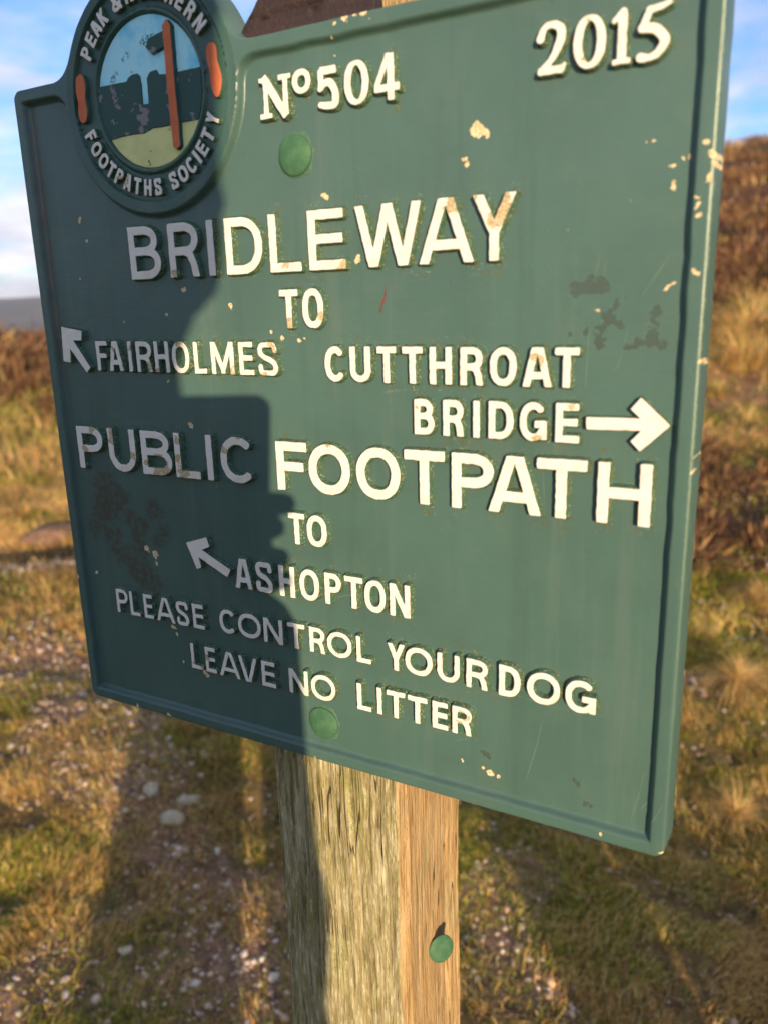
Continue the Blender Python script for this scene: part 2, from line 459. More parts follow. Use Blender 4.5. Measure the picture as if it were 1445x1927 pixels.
        L.append(([(x, y, r*(.62+.42*abs(math.cos(math.radians(k*360/44))))) for k, (x, y) in enumerate(ell(w/2, h/2, w/2-r, h/2-r*.7, 0, 360, 44, 2.1))], False))
    elif ch == '4': ln((w*.66, -t, r), (w*.66, h+t, r)); ln((w*.60, h*.99, r*.8), (r*.6, h*.30, r*.8)); ln((0, h*.27, r*.9), (w, h*.27, r*.9))
    elif ch == '5':
        ln((w*.14, h*.5, r*.75), (w*.2, h-r*.4, r*.75)); ln((w*.12, h-r, r), (w*.92, h-r, r))
        P = [(w*.10, h*.50), (w*.32, h*.61), (w*.62, h*.60), (w-r, h*.36), (w*.80, h*.11), (w*.45, r*.9), (w*.10, h*.12)]
        L.append(([(x, y, r*(.75+.35*math.sin(math.pi*k/(len(P)*8-8)))) for k, (x, y) in enumerate(spline(P))], False))
        ln((w*.14, h*.47, r*.8), (w*.14, h*.95, r*.8))
    elif ch == '%':   # old-style five
        P = [(w*.98, h*.98), (w*.72, h*.93), (w*.34, h*.90)]
        L.append(([(x, y, r*(.55+.25*k/16)) for k, (x, y) in enumerate(spline(P))], False))
        ln((w*.34, h*.90, r*.7), (w*.14, h*.60, r*.9)); 
        P = [(w*.14, h*.60), (w*.55, h*.55), (w*.88, h*.33), (w*.70, h*.12), (w*.40, h*.05), (w*.10, h*.07)]
        rad = [1.0, 1.0, 1.05, .85, .72, .95]
        S_ = spline(P); L.append(([(x, y, r*float(np.interp(k/8, range(6), rad))) for k, (x, y) in enumerate(S_)], False))
    elif ch == '1':
        s = r*.55
        ln((w*.52, 0, r*1.0), (w*.52, h*.95, r*1.0)); ln((w*.06, h*.80, r*.5), (w*.55, h*.95, r*.75), butt=False); ln((w*.05, s, s), (w*.98, s, s))
    elif ch == '2':
        P = [(w*.09, h*.70), (w*.22, h*.88), (w*.48, h-r*.7), (w*.78, h*.84), (w*.80, h*.62), (w*.52, h*.30), (w*.10, h*.06)]
        rad = [.95, .7, .75, 1.05, 1.05, .8, .6]
        S_ = spline(P); L.append(([(x, y, r*float(np.interp(k/8, range(7), rad))) for k, (x, y) in enumerate(S_)], False))
        ln((w*.05, r*.8, r*.8), (w*.88, r*.95, r*.95)); ln((w*.86, r*.9, r*.7), (w*.95, h*.16, r*.45), butt=False)
    return L

def stroke_sdf(X, Y, L):
    S = np.full(X.shape, 1e3)
    for pts, butt in L:
        n = len(pts)
        for k in range(n-1):
            ax, ay, ra = pts[k]; bx, by, rb = pts[k+1]
            dx, dy = bx-ax, by-ay; l2 = dx*dx+dy*dy
            if l2 < 1e-14: continue
            l = math.sqrt(l2)
            al = ((X-ax)*dx+(Y-ay)*dy)/l; pe = np.abs((X-ax)*dy-(Y-ay)*dx)/l
            tt = np.clip(al/l, 0, 1); rr = ra+(rb-ra)*tt
            ov = np.where(al < 0, -al, np.where(al > l, al-l, 0))
            d = np.hypot(pe, ov)-rr
            if butt and k == 0: d = np.where(al < 0, np.maximum(pe-rr, -al), d)
            if butt and k == n-2: d = np.where(al > l, np.maximum(pe-rr, al-l), d)
            if butt and n == 2: d = np.where((al >= 0) & (al <= l), np.maximum(d, np.maximum(-al, al-l)), d)
            S = np.minimum(S, d)
    return S
def clip_box(S, X, Y, w, h): return np.maximum(S, np.maximum(np.maximum(-X, X-w), np.maximum(-Y, Y-h)))
CH= [(0.7461,0.8633,0.0136), (0.7556,0.8595,0.0095), (0.7299,0.8363,0.0055), (0.7331,0.8276,0.0048), (0.9413,0.8307,0.0041), (0.932,0.8288,0.0036), (0.9672,0.8105,0.0041), (0.9584,0.8039,0.0041), (0.9627,0.7844,0.0059), (0.9754,0.8097,0.0035), (0.9634,0.7894,0.0035), (0.9915,0.8211,0.0063), (0.9962,0.8099,0.0074), (0.9979,0.8,0.0051), (0.9967,0.7903,0.0069), (0.9865,0.7713,0.0035), (0.9877,0.7621,0.0041), (0.9874,0.752,0.0047), (0.9888,0.7013,0.0053), (0.9941,0.699,0.0035), (0.9989,0.6074,0.0042), (0.9655,0.6895,0.0036), (0.9631,0.6853,0.003), (0.8878,0.6637,0.0039), (0.5855,1.0025,0.0102), (0.6006,1.0015,0.0072), (0.6121,1.0028,0.0057), (0.5729,0.9985,0.0044), (0.5622,0.9925,0.003), (0.564,0.9826,0.0037), (0.5616,0.9647,0.0037), (0.6174,0.9931,0.0029), (0.5402,0.8116,0.0062), (0.2938,0.7063,0.008), (0.3756,0.6785,0.0052), (0.2577,0.6721,0.0055), (0.1698,0.6621,0.0047), (0.2477,0.571,0.0046), (0.448,0.6437,0.0042), (0.4635,0.6365,0.005), (0.4894,0.6328,0.0049), (0.5,0.6355,0.0033), (0.5865,0.7319,0.0092), (0.573,0.7261,0.007), (0.0994,0.8141,0.0048), (0.1082,0.7852,0.0048), (0.0863,0.7277,0.0039), (0.2852,0.5057,0.0073), (0.1655,0.2956,0.0087), (0.1822,0.2886,0.0096), (0.1827,0.2749,0.0058), (0.0009,0.2287,0.0061), (0.0384,0.239,0.0051), (-0.0024,0.255,0.0051), (0.2069,0.1635,0.0067), (0.2147,0.1515,0.0057), (0.2683,0.097,0.0066), (0.273,0.0884,0.0056), (0.1114,0.0022,0.0079), (0.1864,0.0014,0.0087), (0.2159,-0.0037,0.0086), (0.4873,0.0022,0.0043), (0.7558,0.0553,0.0053), (0.769,0.0508,0.006), (0.7791,0.0454,0.0045), (0.9232,0.0083,0.0049), (0.997,0.0067,0.0033), (-0.0046,0.4236,0.0061), (-0.0085,0.4308,0.0041), (0.2231,0.105,0.0029), (0.7281,0.0567,0.0031), (1.0005,0.5062,0.0037), (1.0006,0.4885,0.0031), (1.0092,0.112,0.0039)]
WR= [(0.7831,0.7777,0.0148), (0.7769,0.7669,0.0122), (0.7181,0.784,0.0105), (0.7446,0.7893,0.0055), (0.5699,0.7249,0.0093), (0.4817,0.729,0.0065), (0.2898,0.7262,0.0071), (0.7674,0.7591,0.0055), (0.4835,0.6567,0.0074), (0.532,0.6634,0.0064), (0.2662,0.4313,0.0037), (0.0797,0.4923,0.0069), (0.0615,0.4587,0.008), (0.1249,0.4885,0.0088), (0.1216,0.4754,0.0068), (0.1665,0.4539,0.0077), (0.22,0.4557,0.0085), (0.2318,0.4438,0.0112), (0.234,0.4356,0.0094), (0.2168,0.4317,0.0085), (0.265,0.4833,0.0065), (0.2619,0.4584,0.0074), (0.267,0.438,0.0092), (0.2775,0.4363,0.0074), (0.353,0.4764,0.0062), (0.3806,0.496,0.0053), (0.196,0.4439,0.0066), (0.1858,0.6225,0.0057), (0.1483,0.6208,0.0048), (0.2213,0.5948,0.0065), (0.2376,0.5871,0.0055), (0.2851,0.6301,0.0054), (0.3797,0.5891,0.007), (0.452,0.6225,0.0075), (0.4605,0.6175,0.0058), (0.4355,0.5862,0.0051), (0.5632,0.7187,0.0062), (0.8269,0.6105,0.0068), (0.8224,0.6147,0.0054), (0.8657,0.5586,0.0047), (0.8259,0.5178,0.0055), (0.6692,0.55,0.0045), (0.5355,0.4962,0.0065), (0.73,0.1347,0.0069), (0.7362,0.1298,0.0061), (0.726,0.1192,0.0046), (0.2613,0.1354,0.0075), (0.2568,0.1155,0.0085), (0.2731,0.1093,0.0056), (0.2832,0.1302,0.0074), (0.2071,0.1821,0.0057), (0.1881,0.1722,0.0058), (0.5329,0.1882,0.0059), (0.8655,0.9153,0.0043), (0.8697,0.9487,0.0024), (0.5524,0.9578,0.0045), (0.2124,0.8582,0.0064), (0.2026,0.8627,0.0055), (0.8413,0.6549,0.002), (0.1455,0.186,0.0049)]
DK= [(0.8656,0.6842,0.0091), (0.8773,0.6872,0.0103), (0.889,0.6879,0.0102), (0.8949,0.6849,0.0064), (0.9099,0.6693,0.0051), (0.9197,0.6769,0.0031), (0.902,0.6537,0.009), (0.8949,0.6435,0.0064), (0.8913,0.6308,0.0078), (0.9138,0.6467,0.0057), (0.8761,0.6396,0.0039), (0.8852,0.6367,0.0032), (0.9522,0.6611,0.0092), (0.949,0.6501,0.0062), (0.9479,0.639,0.005), (0.9485,0.6294,0.0087), (0.957,0.6261,0.0062), (0.9347,0.6261,0.0075), (0.8568,0.6398,0.0033), (0.9247,0.6221,0.0051), (0.7584,0.0766,0.0038), (0.7646,0.0733,0.0045), (0.8835,0.0715,0.005), (0.8893,0.0661,0.0049), (0.8985,0.0413,0.0049), (0.9069,0.0376,0.0049)]
STN= [(0.0923,0.3922,0.0218), (0.108,0.3754,0.0197), (0.0751,0.3631,0.0179), (0.064,0.3341,0.016), (0.0918,0.3509,0.0159), (0.1346,0.3507,0.0117), (0.1562,0.3348,0.0136), (0.1499,0.3158,0.0117), (0.1508,0.2975,0.0136), (0.0914,0.309,0.0159), (0.1171,0.2746,0.0177), (0.1003,0.2866,0.0139), (0.1557,0.2469,0.0194), (0.1659,0.2343,0.0155), (0.1897,0.3653,0.0134), (0.1947,0.3166,0.0115), (0.2082,0.3316,0.0095), (0.0477,0.3134,0.0101), (0.133,0.2579,0.0137)]
SC= [[(0.5869, 0.1875), (0.6383, 0.1871), (0.7193, 0.1847), (0.7952, 0.1755), (0.8526, 0.1697), (0.8871, 0.1666)], [(0.839, 0.1512), (0.8328, 0.1108), (0.8159, 0.0421)], [(0.9696, 0.11), (0.964, 0.0707), (0.9562, 0.0337)], [(0.9746, 0.0664), (0.9681, 0.0552)], [(0.9249, 0.6533), (0.9157, 0.6077), (0.9075, 0.5959)], [(0.9349, 0.6753), (0.9622, 0.7174)], [(0.8813, 0.6598), (0.8787, 0.5716)], [(0.7109, 0.0829), (0.7349, 0.0933)], [(0.6162, 0.5646), (0.6549, 0.571)], [(0.831, 0.4816), (0.8356, 0.4294)], [(0.5001, 0.2592), (0.5905, 0.2879)], [(0.8847, 0.6937), (0.8893, 0.7212)], [(0.8943, 0.6989), (0.8964, 0.7154)], [(0.9953, 0.0802), (0.9873, 0.0551), (0.9815, 0.0457)], [(0.2761, 0.2416), (0.1813, 0.2159), (0.1557, 0.2043)]]
WORDS = [
    ('BRIDLEWAY', 0.0116, 0.7215, 0.7208, 0.7948, 0.7932, [('B', 0.2041, 0.2641), ('R', 0.2809, 0.3356), ('I', 0.3517, 0.3642), ('D', 0.3834, 0.445), ('L', 0.4568, 0.5061), ('E', 0.5185, 0.5735), ('W', 0.5856, 0.6821), ('A', 0.6757, 0.746), ('Y', 0.7405, 0.801)]),
    ('TO', 0.0088, 0.6484, 0.6484, 0.6987, 0.6987, [('T', 0.4678, 0.4973), ('O', 0.5042, 0.5368)]),
    ('FAIRHOLMES', 0.0072, 0.5879, 0.5851, 0.6333, 0.6305, [('F', 0.1114, 0.136), ('A', 0.137, 0.1671), ('I', 0.1798, 0.1861), ('R', 0.1962, 0.2274), ('H', 0.234, 0.2628), ('O', 0.2688, 0.3014), ('L', 0.3108, 0.3334), ('M', 0.3429, 0.3837), ('E', 0.3931, 0.4182), ('S', 0.4261, 0.4589)]),
    ('CUTTHROAT', 0.0085, 0.579, 0.5781, 0.6248, 0.6232, [('C', 0.5352, 0.5667), ('U', 0.5739, 0.6045), ('T', 0.6144, 0.6414), ('T', 0.6501, 0.6783), ('H', 0.6875, 0.7172), ('R', 0.7286, 0.7576), ('O', 0.7667, 0.7996), ('A', 0.8069, 0.8424), ('T', 0.8449, 0.8729)]),
    ('BRIDGE', 0.0085, 0.5151, 0.5147, 0.5598, 0.5606, [('B', 0.6654, 0.6933), ('R', 0.7053, 0.7328), ('I', 0.7454, 0.7542), ('D', 0.7655, 0.7971), ('G', 0.8045, 0.8377), ('E', 0.8479, 0.8757)]),
    ('PUBLIC', 0.0116, 0.4267, 0.4272, 0.4968, 0.4958, [('P', 0.0438, 0.1019), ('U', 0.1145, 0.1731), ('B', 0.1862, 0.2489), ('L', 0.2556, 0.3042), ('I', 0.3176, 0.3301), ('C', 0.3447, 0.4082)]),
    ('FOOTPATH', 0.0132, 0.4238, 0.4234, 0.4938, 0.4953, [('F', 0.4465, 0.4986), ('O', 0.501, 0.5676), ('O', 0.5773, 0.6433), ('T', 0.6499, 0.7068), ('P', 0.7167, 0.7726), ('A', 0.7656, 0.833), ('T', 0.8267, 0.8869), ('H', 0.8993, 0.9595)]),
    ('TO2', 0.0084, 0.3449, 0.3449, 0.3911, 0.3911, [('T', 0.4606, 0.489), ('O', 0.4922, 0.5256)]),
    ('ASHOPTON', 0.0082, 0.261, 0.2603, 0.3089, 0.3075, [('A', 0.3544, 0.3879), ('S', 0.3949, 0.4255), ('H', 0.4383, 0.4659), ('O', 0.4742, 0.508), ('P', 0.518, 0.5452), ('T', 0.5512, 0.5808), ('O', 0.5835, 0.6165), ('N', 0.6231, 0.6542)]),
    ('PLEASE', 0.0062, 0.1762, 0.1772, 0.2192, 0.219, [('P', 0.0905, 0.1171), ('L', 0.122, 0.1439), ('E', 0.1536, 0.1739), ('A', 0.1812, 0.2218), ('S', 0.2263, 0.2523), ('E', 0.2603, 0.2838)]),
    ('CONTROL', 0.0068, 0.1797, 0.1793, 0.2202, 0.2191, [('C', 0.3156, 0.3489), ('O', 0.353, 0.3972), ('N', 0.4028, 0.4384), ('T', 0.4471, 0.4784), ('R', 0.4865, 0.5127), ('O', 0.5174, 0.5588), ('L', 0.5668, 0.5896)]),
    ('YOUR', 0.0074, 0.178, 0.177, 0.219, 0.2188, [('Y', 0.6146, 0.6469), ('O', 0.6446, 0.6863), ('U', 0.6937, 0.7264), ('R', 0.7363, 0.7666)]),
    ('DOG', 0.0082, 0.1754, 0.1744, 0.2188, 0.2184, [('D', 0.7822, 0.8116), ('O', 0.8203, 0.8635), ('G', 0.8701, 0.9087)]),
    ('LEAVE', 0.0064, 0.1041, 0.1037, 0.1478, 0.146, [('L', 0.2488, 0.2729), ('E', 0.2793, 0.3012), ('A', 0.308, 0.3505), ('V', 0.3475, 0.3848), ('E', 0.393, 0.419)]),
    ('NO', 0.0068, 0.1038, 0.1032, 0.1447, 0.1444, [('N', 0.4449, 0.4795), ('O', 0.4848, 0.5275)]),
    ('LITTER', 0.0076, 0.1034, 0.103, 0.1455, 0.1442, [('L', 0.565, 0.5881), ('I', 0.5976, 0.6061), ('T', 0.6139, 0.6431), ('T', 0.6474, 0.6775), ('E', 0.6854, 0.709), ('R', 0.7153, 0.7438)]),
    ('No', 0.0092, 0.9079, 0.9079, 0.9554, 0.9554, [('N', 0.4561, 0.5044), ('o', 0.5064, 0.5334)]),
    ('504', 0.0088, 0.9071, 0.9061, 0.9542, 0.9554, [('5', 0.5434, 0.5719), ('0', 0.5805, 0.6137), ('4', 0.6211, 0.6536)]),
    ('2015', 0.0088, 0.9047, 0.9031, 0.9546, 0.9526, [('2', 0.8175, 0.8482), ('0', 0.8558, 0.8886), ('1', 0.8949, 0.9138), ('5', 0.9205, 0.9495)]),
]

# ------------------------------------------------------------ paints
def speck(t, co, scale, lo, hi): return t.step(t.noise(co, scale, 2, .6), lo, hi)
def green_paint(name, tone=(.056, .108, .088), wear=True):
    m, t, bs = material(name)
    co = t.new('ShaderNodeTexCoord').outputs['Object']
    big = t.noise(co, 9, 4, .6); mid = t.noise(co, 60, 4, .6)
    c = t.mix(t.step(big, .3, .7), tone, tuple(x*1.16 for x in tone))
    c = t.mix(t.math('MULTIPLY', t.step(t.noise(co, 22, 5, .7, 2, .8), .45, .75), .28), c, (.10, .14, .105))
    rough = t.math('MULTIPLY_ADD', t.noise(co, 26, 5, .65), .28, .22)
    brush = t.noise(t.vmap(co, (.12, 1, 1)), 240, 4, .6)
    pit = t.step(t.noise(co, 190, 3, .6), .66, .72)
    hgt = t.math('SUBTRACT', t.math('MULTIPLY_ADD', brush, .5, t.math('MULTIPLY', t.noise(co, 420, 3, .5), .3)), t.math('MULTIPLY', pit, .35))
    run = t.noise(t.vmap(co, (1, 1, .06)), 46, 5, .65)
    c = t.mix(t.math('MULTIPLY', t.step(run, .54, .70), .22), c, tuple(x*.62 for x in tone))
    c = t.mix(t.math('MULTIPLY', t.step(run, .44, .30), .20), c, (.135, .175, .135))
    chipm = None
    if wear:
        dk = t.attr('dark').outputs['Fac']; st = t.attr('stain').outputs['Fac']; ch = t.attr('chip').outputs['Fac']
        ha = t.attr('halo').outputs['Fac']; di = t.attr('dirt').outputs['Fac']
        n1 = t.noise(co, 260, 4, .6); n2 = t.noise(co, 700, 3, .6); n3 = t.noise(co, 90, 5, .65)
        dm = t.step(t.math('MULTIPLY_ADD', n1, 1.5, dk), 1.28, 1.36)
        dm = t.math('MULTIPLY', dm, t.step(dk, .05, .35))
        c = t.mix(t.math('MULTIPLY', dm, .9), c, (.055, .082, .062)); 
        sm = t.math('MULTIPLY', t.step(t.math('MULTIPLY_ADD', n3, 1.5, st), 1.1, 1.6), t.step(st, .02, .5))
        c = t.mix(t.math('MULTIPLY', t.math('MULTIPLY', sm, .75), t.step(n1, .30, .6)), c, (.058, .048, .030))
        c = t.mix(t.math('MULTIPLY', di, t.step(n3, .32, .55)), c, (.115, .108, .078))
        hm = t.math('MULTIPLY', ha, t.math('MULTIPLY', t.step(n2, .61, .66), t.step(n3, .40, .56)))
        al = t.math('MULTIPLY', ha, t.step(n1, .52, .66))
        c = t.mix(t.math('MULTIPLY', al, .75), c, (.10, .085, .012))
        c = t.mix(t.math('MULTIPLY', hm, .65), c, (.36, .42, .26))
        # worn arris down the right-hand edge
        sp = t.new('ShaderNodeSeparateXYZ'); t.l.new(co, sp.inputs[0])
        ex = t.math('ADD', sp.outputs[0], t.math('MULTIPLY', t.math('SUBTRACT', n1, .5), .0022))
        em = t.math('MULTIPLY', t.step(ex, .4991, .4994), t.step(ex, .5004, .5001))
        em = t.math('MULTIPLY', em, t.step(sp.outputs[2], .02, .42))
        c = t.mix(t.math('MULTIPLY', em, .6), c, (.27, .33, .19))
        # flaked patches showing the cream undercoat
        cm = t.step(t.math('MULTIPLY_ADD', n1, 1.15, ch), 1.20, 1.25)
        cm = t.math('MULTIPLY', cm, t.step(ch, .02, .22))
        fine = t.math('MULTIPLY', t.step(n2, .735, .75), t.step(t.noise(co, 14, 3, .6), .5, .62))
        cm = t.math('MAXIMUM', cm, fine)
        c = t.mix(cm, c, t.ramp(n2, [(.35, (.42, .28, .11)), (.6, (.74, .60, .36))]))
        rough = t.math('ADD', rough, t.math('MULTIPLY', cm, .4))
        rough = t.math('SUBTRACT', rough, t.math('MULTIPLY', dm, .12))
        hgt = t.math('SUBTRACT', hgt, t.math('MULTIPLY', cm, .9))
        hgt = t.math('SUBTRACT', hgt, t.math('MULTIPLY', dm, .25))
    t.l.new(c, bs.inputs['Base Color']); t.l.new(rough, bs.inputs['Roughness'])
    bs.inputs['Specular IOR Level'].default_value = .45
    t.l.new(t.bump(hgt, .45, .0006), bs.inputs['Normal'])
    return m
GREEN = green_paint('green_enamel')
GREEN_DEEP = green_paint('green_enamel_emblem', (.036, .085, .060))
GREEN_SIDE = None
def letter_side():
    m, t, bs = material('letter_flank')
    co = t.new('ShaderNodeTexCoord').outputs['Object']
    n1 = t.noise(co, 300, 3, .6); n2 = t.noise(co, 900, 3, .6)
    c = t.mix(t.step(n1, .45, .65), (.045, .105, .065), (.075, .088, .024))
    c = t.mix(t.math('MULTIPLY', t.math('MULTIPLY', t.step(n2, .56, .63), t.step(n1, .38, .5)), .75), c, (.38, .45, .30))
    t.l.new(c, bs.inputs['Base Color']); bs.inputs['Roughness'].default_value = .5
    t.l.new(t.bump(n2, .4, .0004), bs.inputs['Normal'])
    return m
FLANK = letter_side()
def letter_face(name='letter_white', base=(.76, .70, .59)):
    m, t, bs = material(name)
    co = t.new('ShaderNodeTexCoord').outputs['Object']
    n1 = t.noise(co, 240, 4, .6); n2 = t.noise(co, 1000, 3, .6); n3 = t.noise(co, 90, 4, .6)
    wr = t.attr('wear').outputs['Fac']
    c = t.mix(t.step(n3, .45, .7), base, tuple(x*k for x, k in zip(base, (.95, .92, .86))))
    c = t.mix(t.math('MULTIPLY', t.step(n2, .66, .76), .5), c, (.42, .30, .18))
    wm = t.math('MULTIPLY', t.step(t.math('MULTIPLY_ADD', n1, 1.2, wr), 1.05, 1.12), t.step(wr, .02, .2))
    pit = t.math('MULTIPLY', t.step(n1, .69, .72), t.step(n3, .5, .6))
    wm = t.math('MAXIMUM', wm, pit)
    c = t.mix(wm, c, t.ramp(n2, [(.35, (.30, .22, .11)), (.6, (.60, .47, .27))]))
    t.l.new(c, bs.inputs['Base Color'])
    bs.inputs['Roughness'].default_value = .55; bs.inputs['Specular IOR Level'].default_value = .3
    c = t.mix(t.math('MULTIPLY', t.step(t.noise(co, 130, 5, .7), .52, .74), .35), c, (.56, .47, .34))
    t.l.new(c, bs.inputs['Base Color'])
    lump = t.noise(co, 150, 3, .5)
    h = t.math('SUBTRACT', t.math('MULTIPLY_ADD', lump, 1.6, t.math('MULTIPLY', n2, .5)), wm)
    t.l.new(t.bump(h, .6, .0006), bs.inputs['Normal'])
    return m
WHITE = letter_face()
def plain_paint(name, rgb, rgb2=None, thr=(.5, .6), scale=120, rough=.5, spotc=None, sthr=(.62, .66), sscale=180):
    m, t, bs = material(name)
    co = t.new('ShaderNodeTexCoord').outputs['Object']
    n = t.noise(co, scale, 4, .6)
    c = t.mix(t.step(n, *thr), rgb, rgb2 or tuple(x*.85 for x in rgb))
    if spotc: c = t.mix(t.step(t.noise(co, sscale, 4, .6), *sthr), c, spotc)
    dk = t.attr('dark').outputs['Fac']
    c = t.mix(t.math('MULTIPLY', t.step(t.math('MULTIPLY_ADD', t.noise(co, 600, 4, .7), 1.2, dk), 1.0, 1.3), t.step(dk, .02, .3)), c, (.03, .05, .045))
    t.l.new(c, bs.inputs['Base Color']); bs.inputs['Roughness'].default_value = rough+.15; bs.inputs['Specular IOR Level'].default_value = .3
    t.l.new(t.bump(t.noise(co, 500, 3, .5), .3, .0004), bs.inputs['Normal'])
    return m

# ------------------------------------------------------------ the cast sign
sign = empty('footpath_sign', (0, 0, ZB), 'green cast metal footpath sign with white lettering and round emblem on a wooden post', 'sign')
PANEL_N = -.011
DC = (.2677, .9655)
def smin(a, b, k):
    h = np.clip(.5+.5*(b-a)/k, 0, 1); return b*(1-h)+a*h-k*h*(1-h)
def square_sdf(X, Y, rad=.014, grow=0.0):
    qx = np.abs(X-.5)-(.5+grow-rad); qy = np.abs(Y-.501)-(.501+grow-rad)
    return np.hypot(np.maximum(qx, 0), np.maximum(qy, 0))+np.minimum(np.maximum(qx, qy), 0)-rad
def outline(X, Y):
    return smin(square_sdf(X, Y), np.hypot(X-DC[0], Y-DC[1])-.1545, .034)
def plate_height(X, Y):
    S = outline(X, Y); r = np.hypot(X-DC[0], Y-DC[1])
    wob = (fbm(X*28, Y*28, 3, 71)-.5)*.0026
    rim = -(square_sdf(X, Y)+.0155)+wob*.6
    # the border stands proud where the plate is square; the emblem disc joins it
    raised = smin(rim, r-.1545, .030)
    H = PANEL_N*sstep(.0003, .0070, raised+wob*.4)
    H = H-.0014*np.clip(1+S/.0022, 0, 1)**2
    H = H+(fbm(X*9, Y*9, 3, 73)-.5)*.0006+(fbm(X*45, Y*45, 2, 77)-.5)*.0003
    # emblem: letter channel, bead, sunk picture
    ch = sstep(.1400, .1385, r)
    H = np.where(r < .1405, H*(1-ch)+(-.0065)*ch, H)
    bead = sstep(.1035, .1015, r)*sstep(.0955, .0975, r)
    H = H+bead*.0042
    pic = sstep(.0962, .0950, r); H = H*(1-pic)+(-.0085)*pic
    return H

letters_sdf = []      # (u0, v0, w, h, strokes) for the grime round their feet
def emit_letter(S, Hm, x0, y0, st, name, center, mats, top, base_off=.0036, base_n=PANEL_N-.0006, xf=None, label=None, wear=True):
    H = np.full(S.shape, top)
    depth = base_n-top
    V, F, fm = region_mesh(S+.00055, H, x0, y0, st, side=[(.00055, -.0006), (base_off*.55, depth*.5), (base_off, depth)])
    if len(V) == 0: return None
    # rounded shoulder stays white, flank green; gentle crown on the face
    if xf is not None: V = xf(V)
    fm = [1 if q == 1 else 0 for q in fm]
    P = to_local(V, *center)
    me = np_mesh(name, P, F, mats, fm)
    me.set_sharp_from_angle(angle=math.radians(50))
    if wear: set_attr(me, 'wear', .93*spots(V[:, 0], V[:, 1], WR, .92))
    o = obj(name, me, sign, (center[0]*U, 0, center[1]*U))
    if label: o['label'] = label
    return o

def make_letter(ch, u0, u1, vb, vt, t, st):
    w, h = u1-u0, vt-vb
    if ch == 'I': w = max(w, t*1.02); u0 = (u0+u1)/2-w/2
    pad = .004
    xs = np.arange(-pad, w+pad, st); ys = np.arange(-pad, h+pad, st)
    X, Y = np.meshgrid(xs, ys)
    L = glyph(ch, w, h, t)
    nx = (fbm((X+u0)*160, (Y+vb)*160, 2, ord(ch))-.5)*.0011
    S = stroke_sdf(X, Y, L)
    if ch not in 'o0152%n': S = clip_box(S, X, Y, w, h)
    S = S+nx
    letters_sdf.append((u0, vb, w, h, L))
    emit_letter(S, None, u0-pad, vb-pad, st, 'letter', (u0, vb), (WHITE, FLANK), -.0012+random.uniform(-.0004, .0004))

random.seed(4)
for word, t, vb0, vb1, vt0, vt1, lets in WORDS:
    n = len(lets)
    for k, (ch, a, b) in enumerate(lets):
        f = k/max(n-1, 1); vb = vb0+(vb1-vb0)*f; vt = vt0+(vt1-vt0)*f
        st = .0007 if vt-vb > .06 else .00058
        if word == '2015': ch = {'5': '%'}.get(ch, ch)
        if word == 'No':
            if ch == 'N': ch = 'n'; vb, vt = .9075, .9545
            else: vb, vt = .9291, .9570
        tt = t*(.86 if word == 'No' and ch == 'o' else 1)
        if word == 'PLEASE': tt = t*(1+.05*k/n)
        make_letter(ch, a, b, vb, vt, tt, st)

# polygon distance
def poly_sdf(X, Y, P):
    P = np.array(P, float); d = np.full(X.shape, 1e9); inside = np.zeros(X.shape, bool)
    n = len(P)
    for i in range(n):
        a = P[i]; b = P[(i+1) % n]; e = b-a
        wx = X-a[0]; wy = Y-a[1]; l = e@e
        if l < 1e-14: continue
        t = np.clip((wx*e[0]+wy*e[1])/l, 0, 1)
        d = np.minimum(d, np.hypot(wx-e[0]*t, wy-e[1]*t))
        c = ((a[1] <= Y) != (b[1] <= Y)) & (X < (b[0]-a[0])*(Y-a[1])/(b[1]-a[1]+1e-15)+a[0])
        inside ^= c
    return np.where(inside, -d, d)
def smooth_closed(P, n=6):
    P = [np.array(p, float) for p in P]; N = len(P); out = []
    for k in range(N):
        p0, p1, p2, p3 = P[k-1], P[k], P[(k+1) % N], P[(k+2) % N]
        for q in range(n):
            t = q/n; out.append(tuple(.5*((2*p1)+(-p0+p2)*t+(2*p0-5*p1+4*p2-p3)*t*t+(-p0+3*p1-3*p2+p3)*t**3)))
    return out
def slab(name, P, top, base, mats, st=.0007, rnd=.0006, ctr=(0, 0), bound=None, noise=.0006, label=None, off=.0018, dark=None, wear=True):
    P = [(x+ctr[0], y+ctr[1]) for x, y in P]
    xs = [p[0] for p in P]; ys = [p[1] for p in P]; pad = .004
    gx = np.arange(min(xs)-pad, max(xs)+pad, st); gy = np.arange(min(ys)-pad, max(ys)+pad, st)
    X, Y = np.meshgrid(gx, gy)
    S = poly_sdf(X, Y, P)-rnd
    if bound is not None: S = np.maximum(S, bound(X, Y))
    S = S+(fbm(X*150, Y*150, 2, 5)-.5)*noise
    H = np.full(S.shape, top)
    V, F, fm = region_mesh(S+.0005, H, gx[0], gy[0], st, side=[(.0005, -.0006), (off, base-top)])
    fm = [1 if (q == 1 and len(mats) > 1) else 0 for q in fm]
    c = (sum(xs)/len(xs), sum(ys)/len(ys))
    me = np_mesh(name, to_local(V, *c), F, mats, fm); me.set_sharp_from_angle(angle=math.radians(50))
    if wear: set_attr(me, 'wear', .93*spots(V[:, 0], V[:, 1], WR, .92))
    if dark: set_attr(me, 'dark', .54*spots(V[:, 0], V[:, 1], dark))
    o = obj(name, me, sign, (c[0]*U, 0, c[1]*U))
    if label: o['label'] = label
    return o
BASE = PANEL_N-.0006
slab('arrow', [(0.8838, 0.5453), (0.944, 0.5458), (0.9327, 0.5565), (0.9422, 0.5687), (0.9742, 0.5398), (0.944, 0.5101), (0.9342, 0.5206), (0.9455, 0.5333), (0.8843, 0.5321)], -.0015, BASE, (WHITE, FLANK), label='white arrow pointing right')
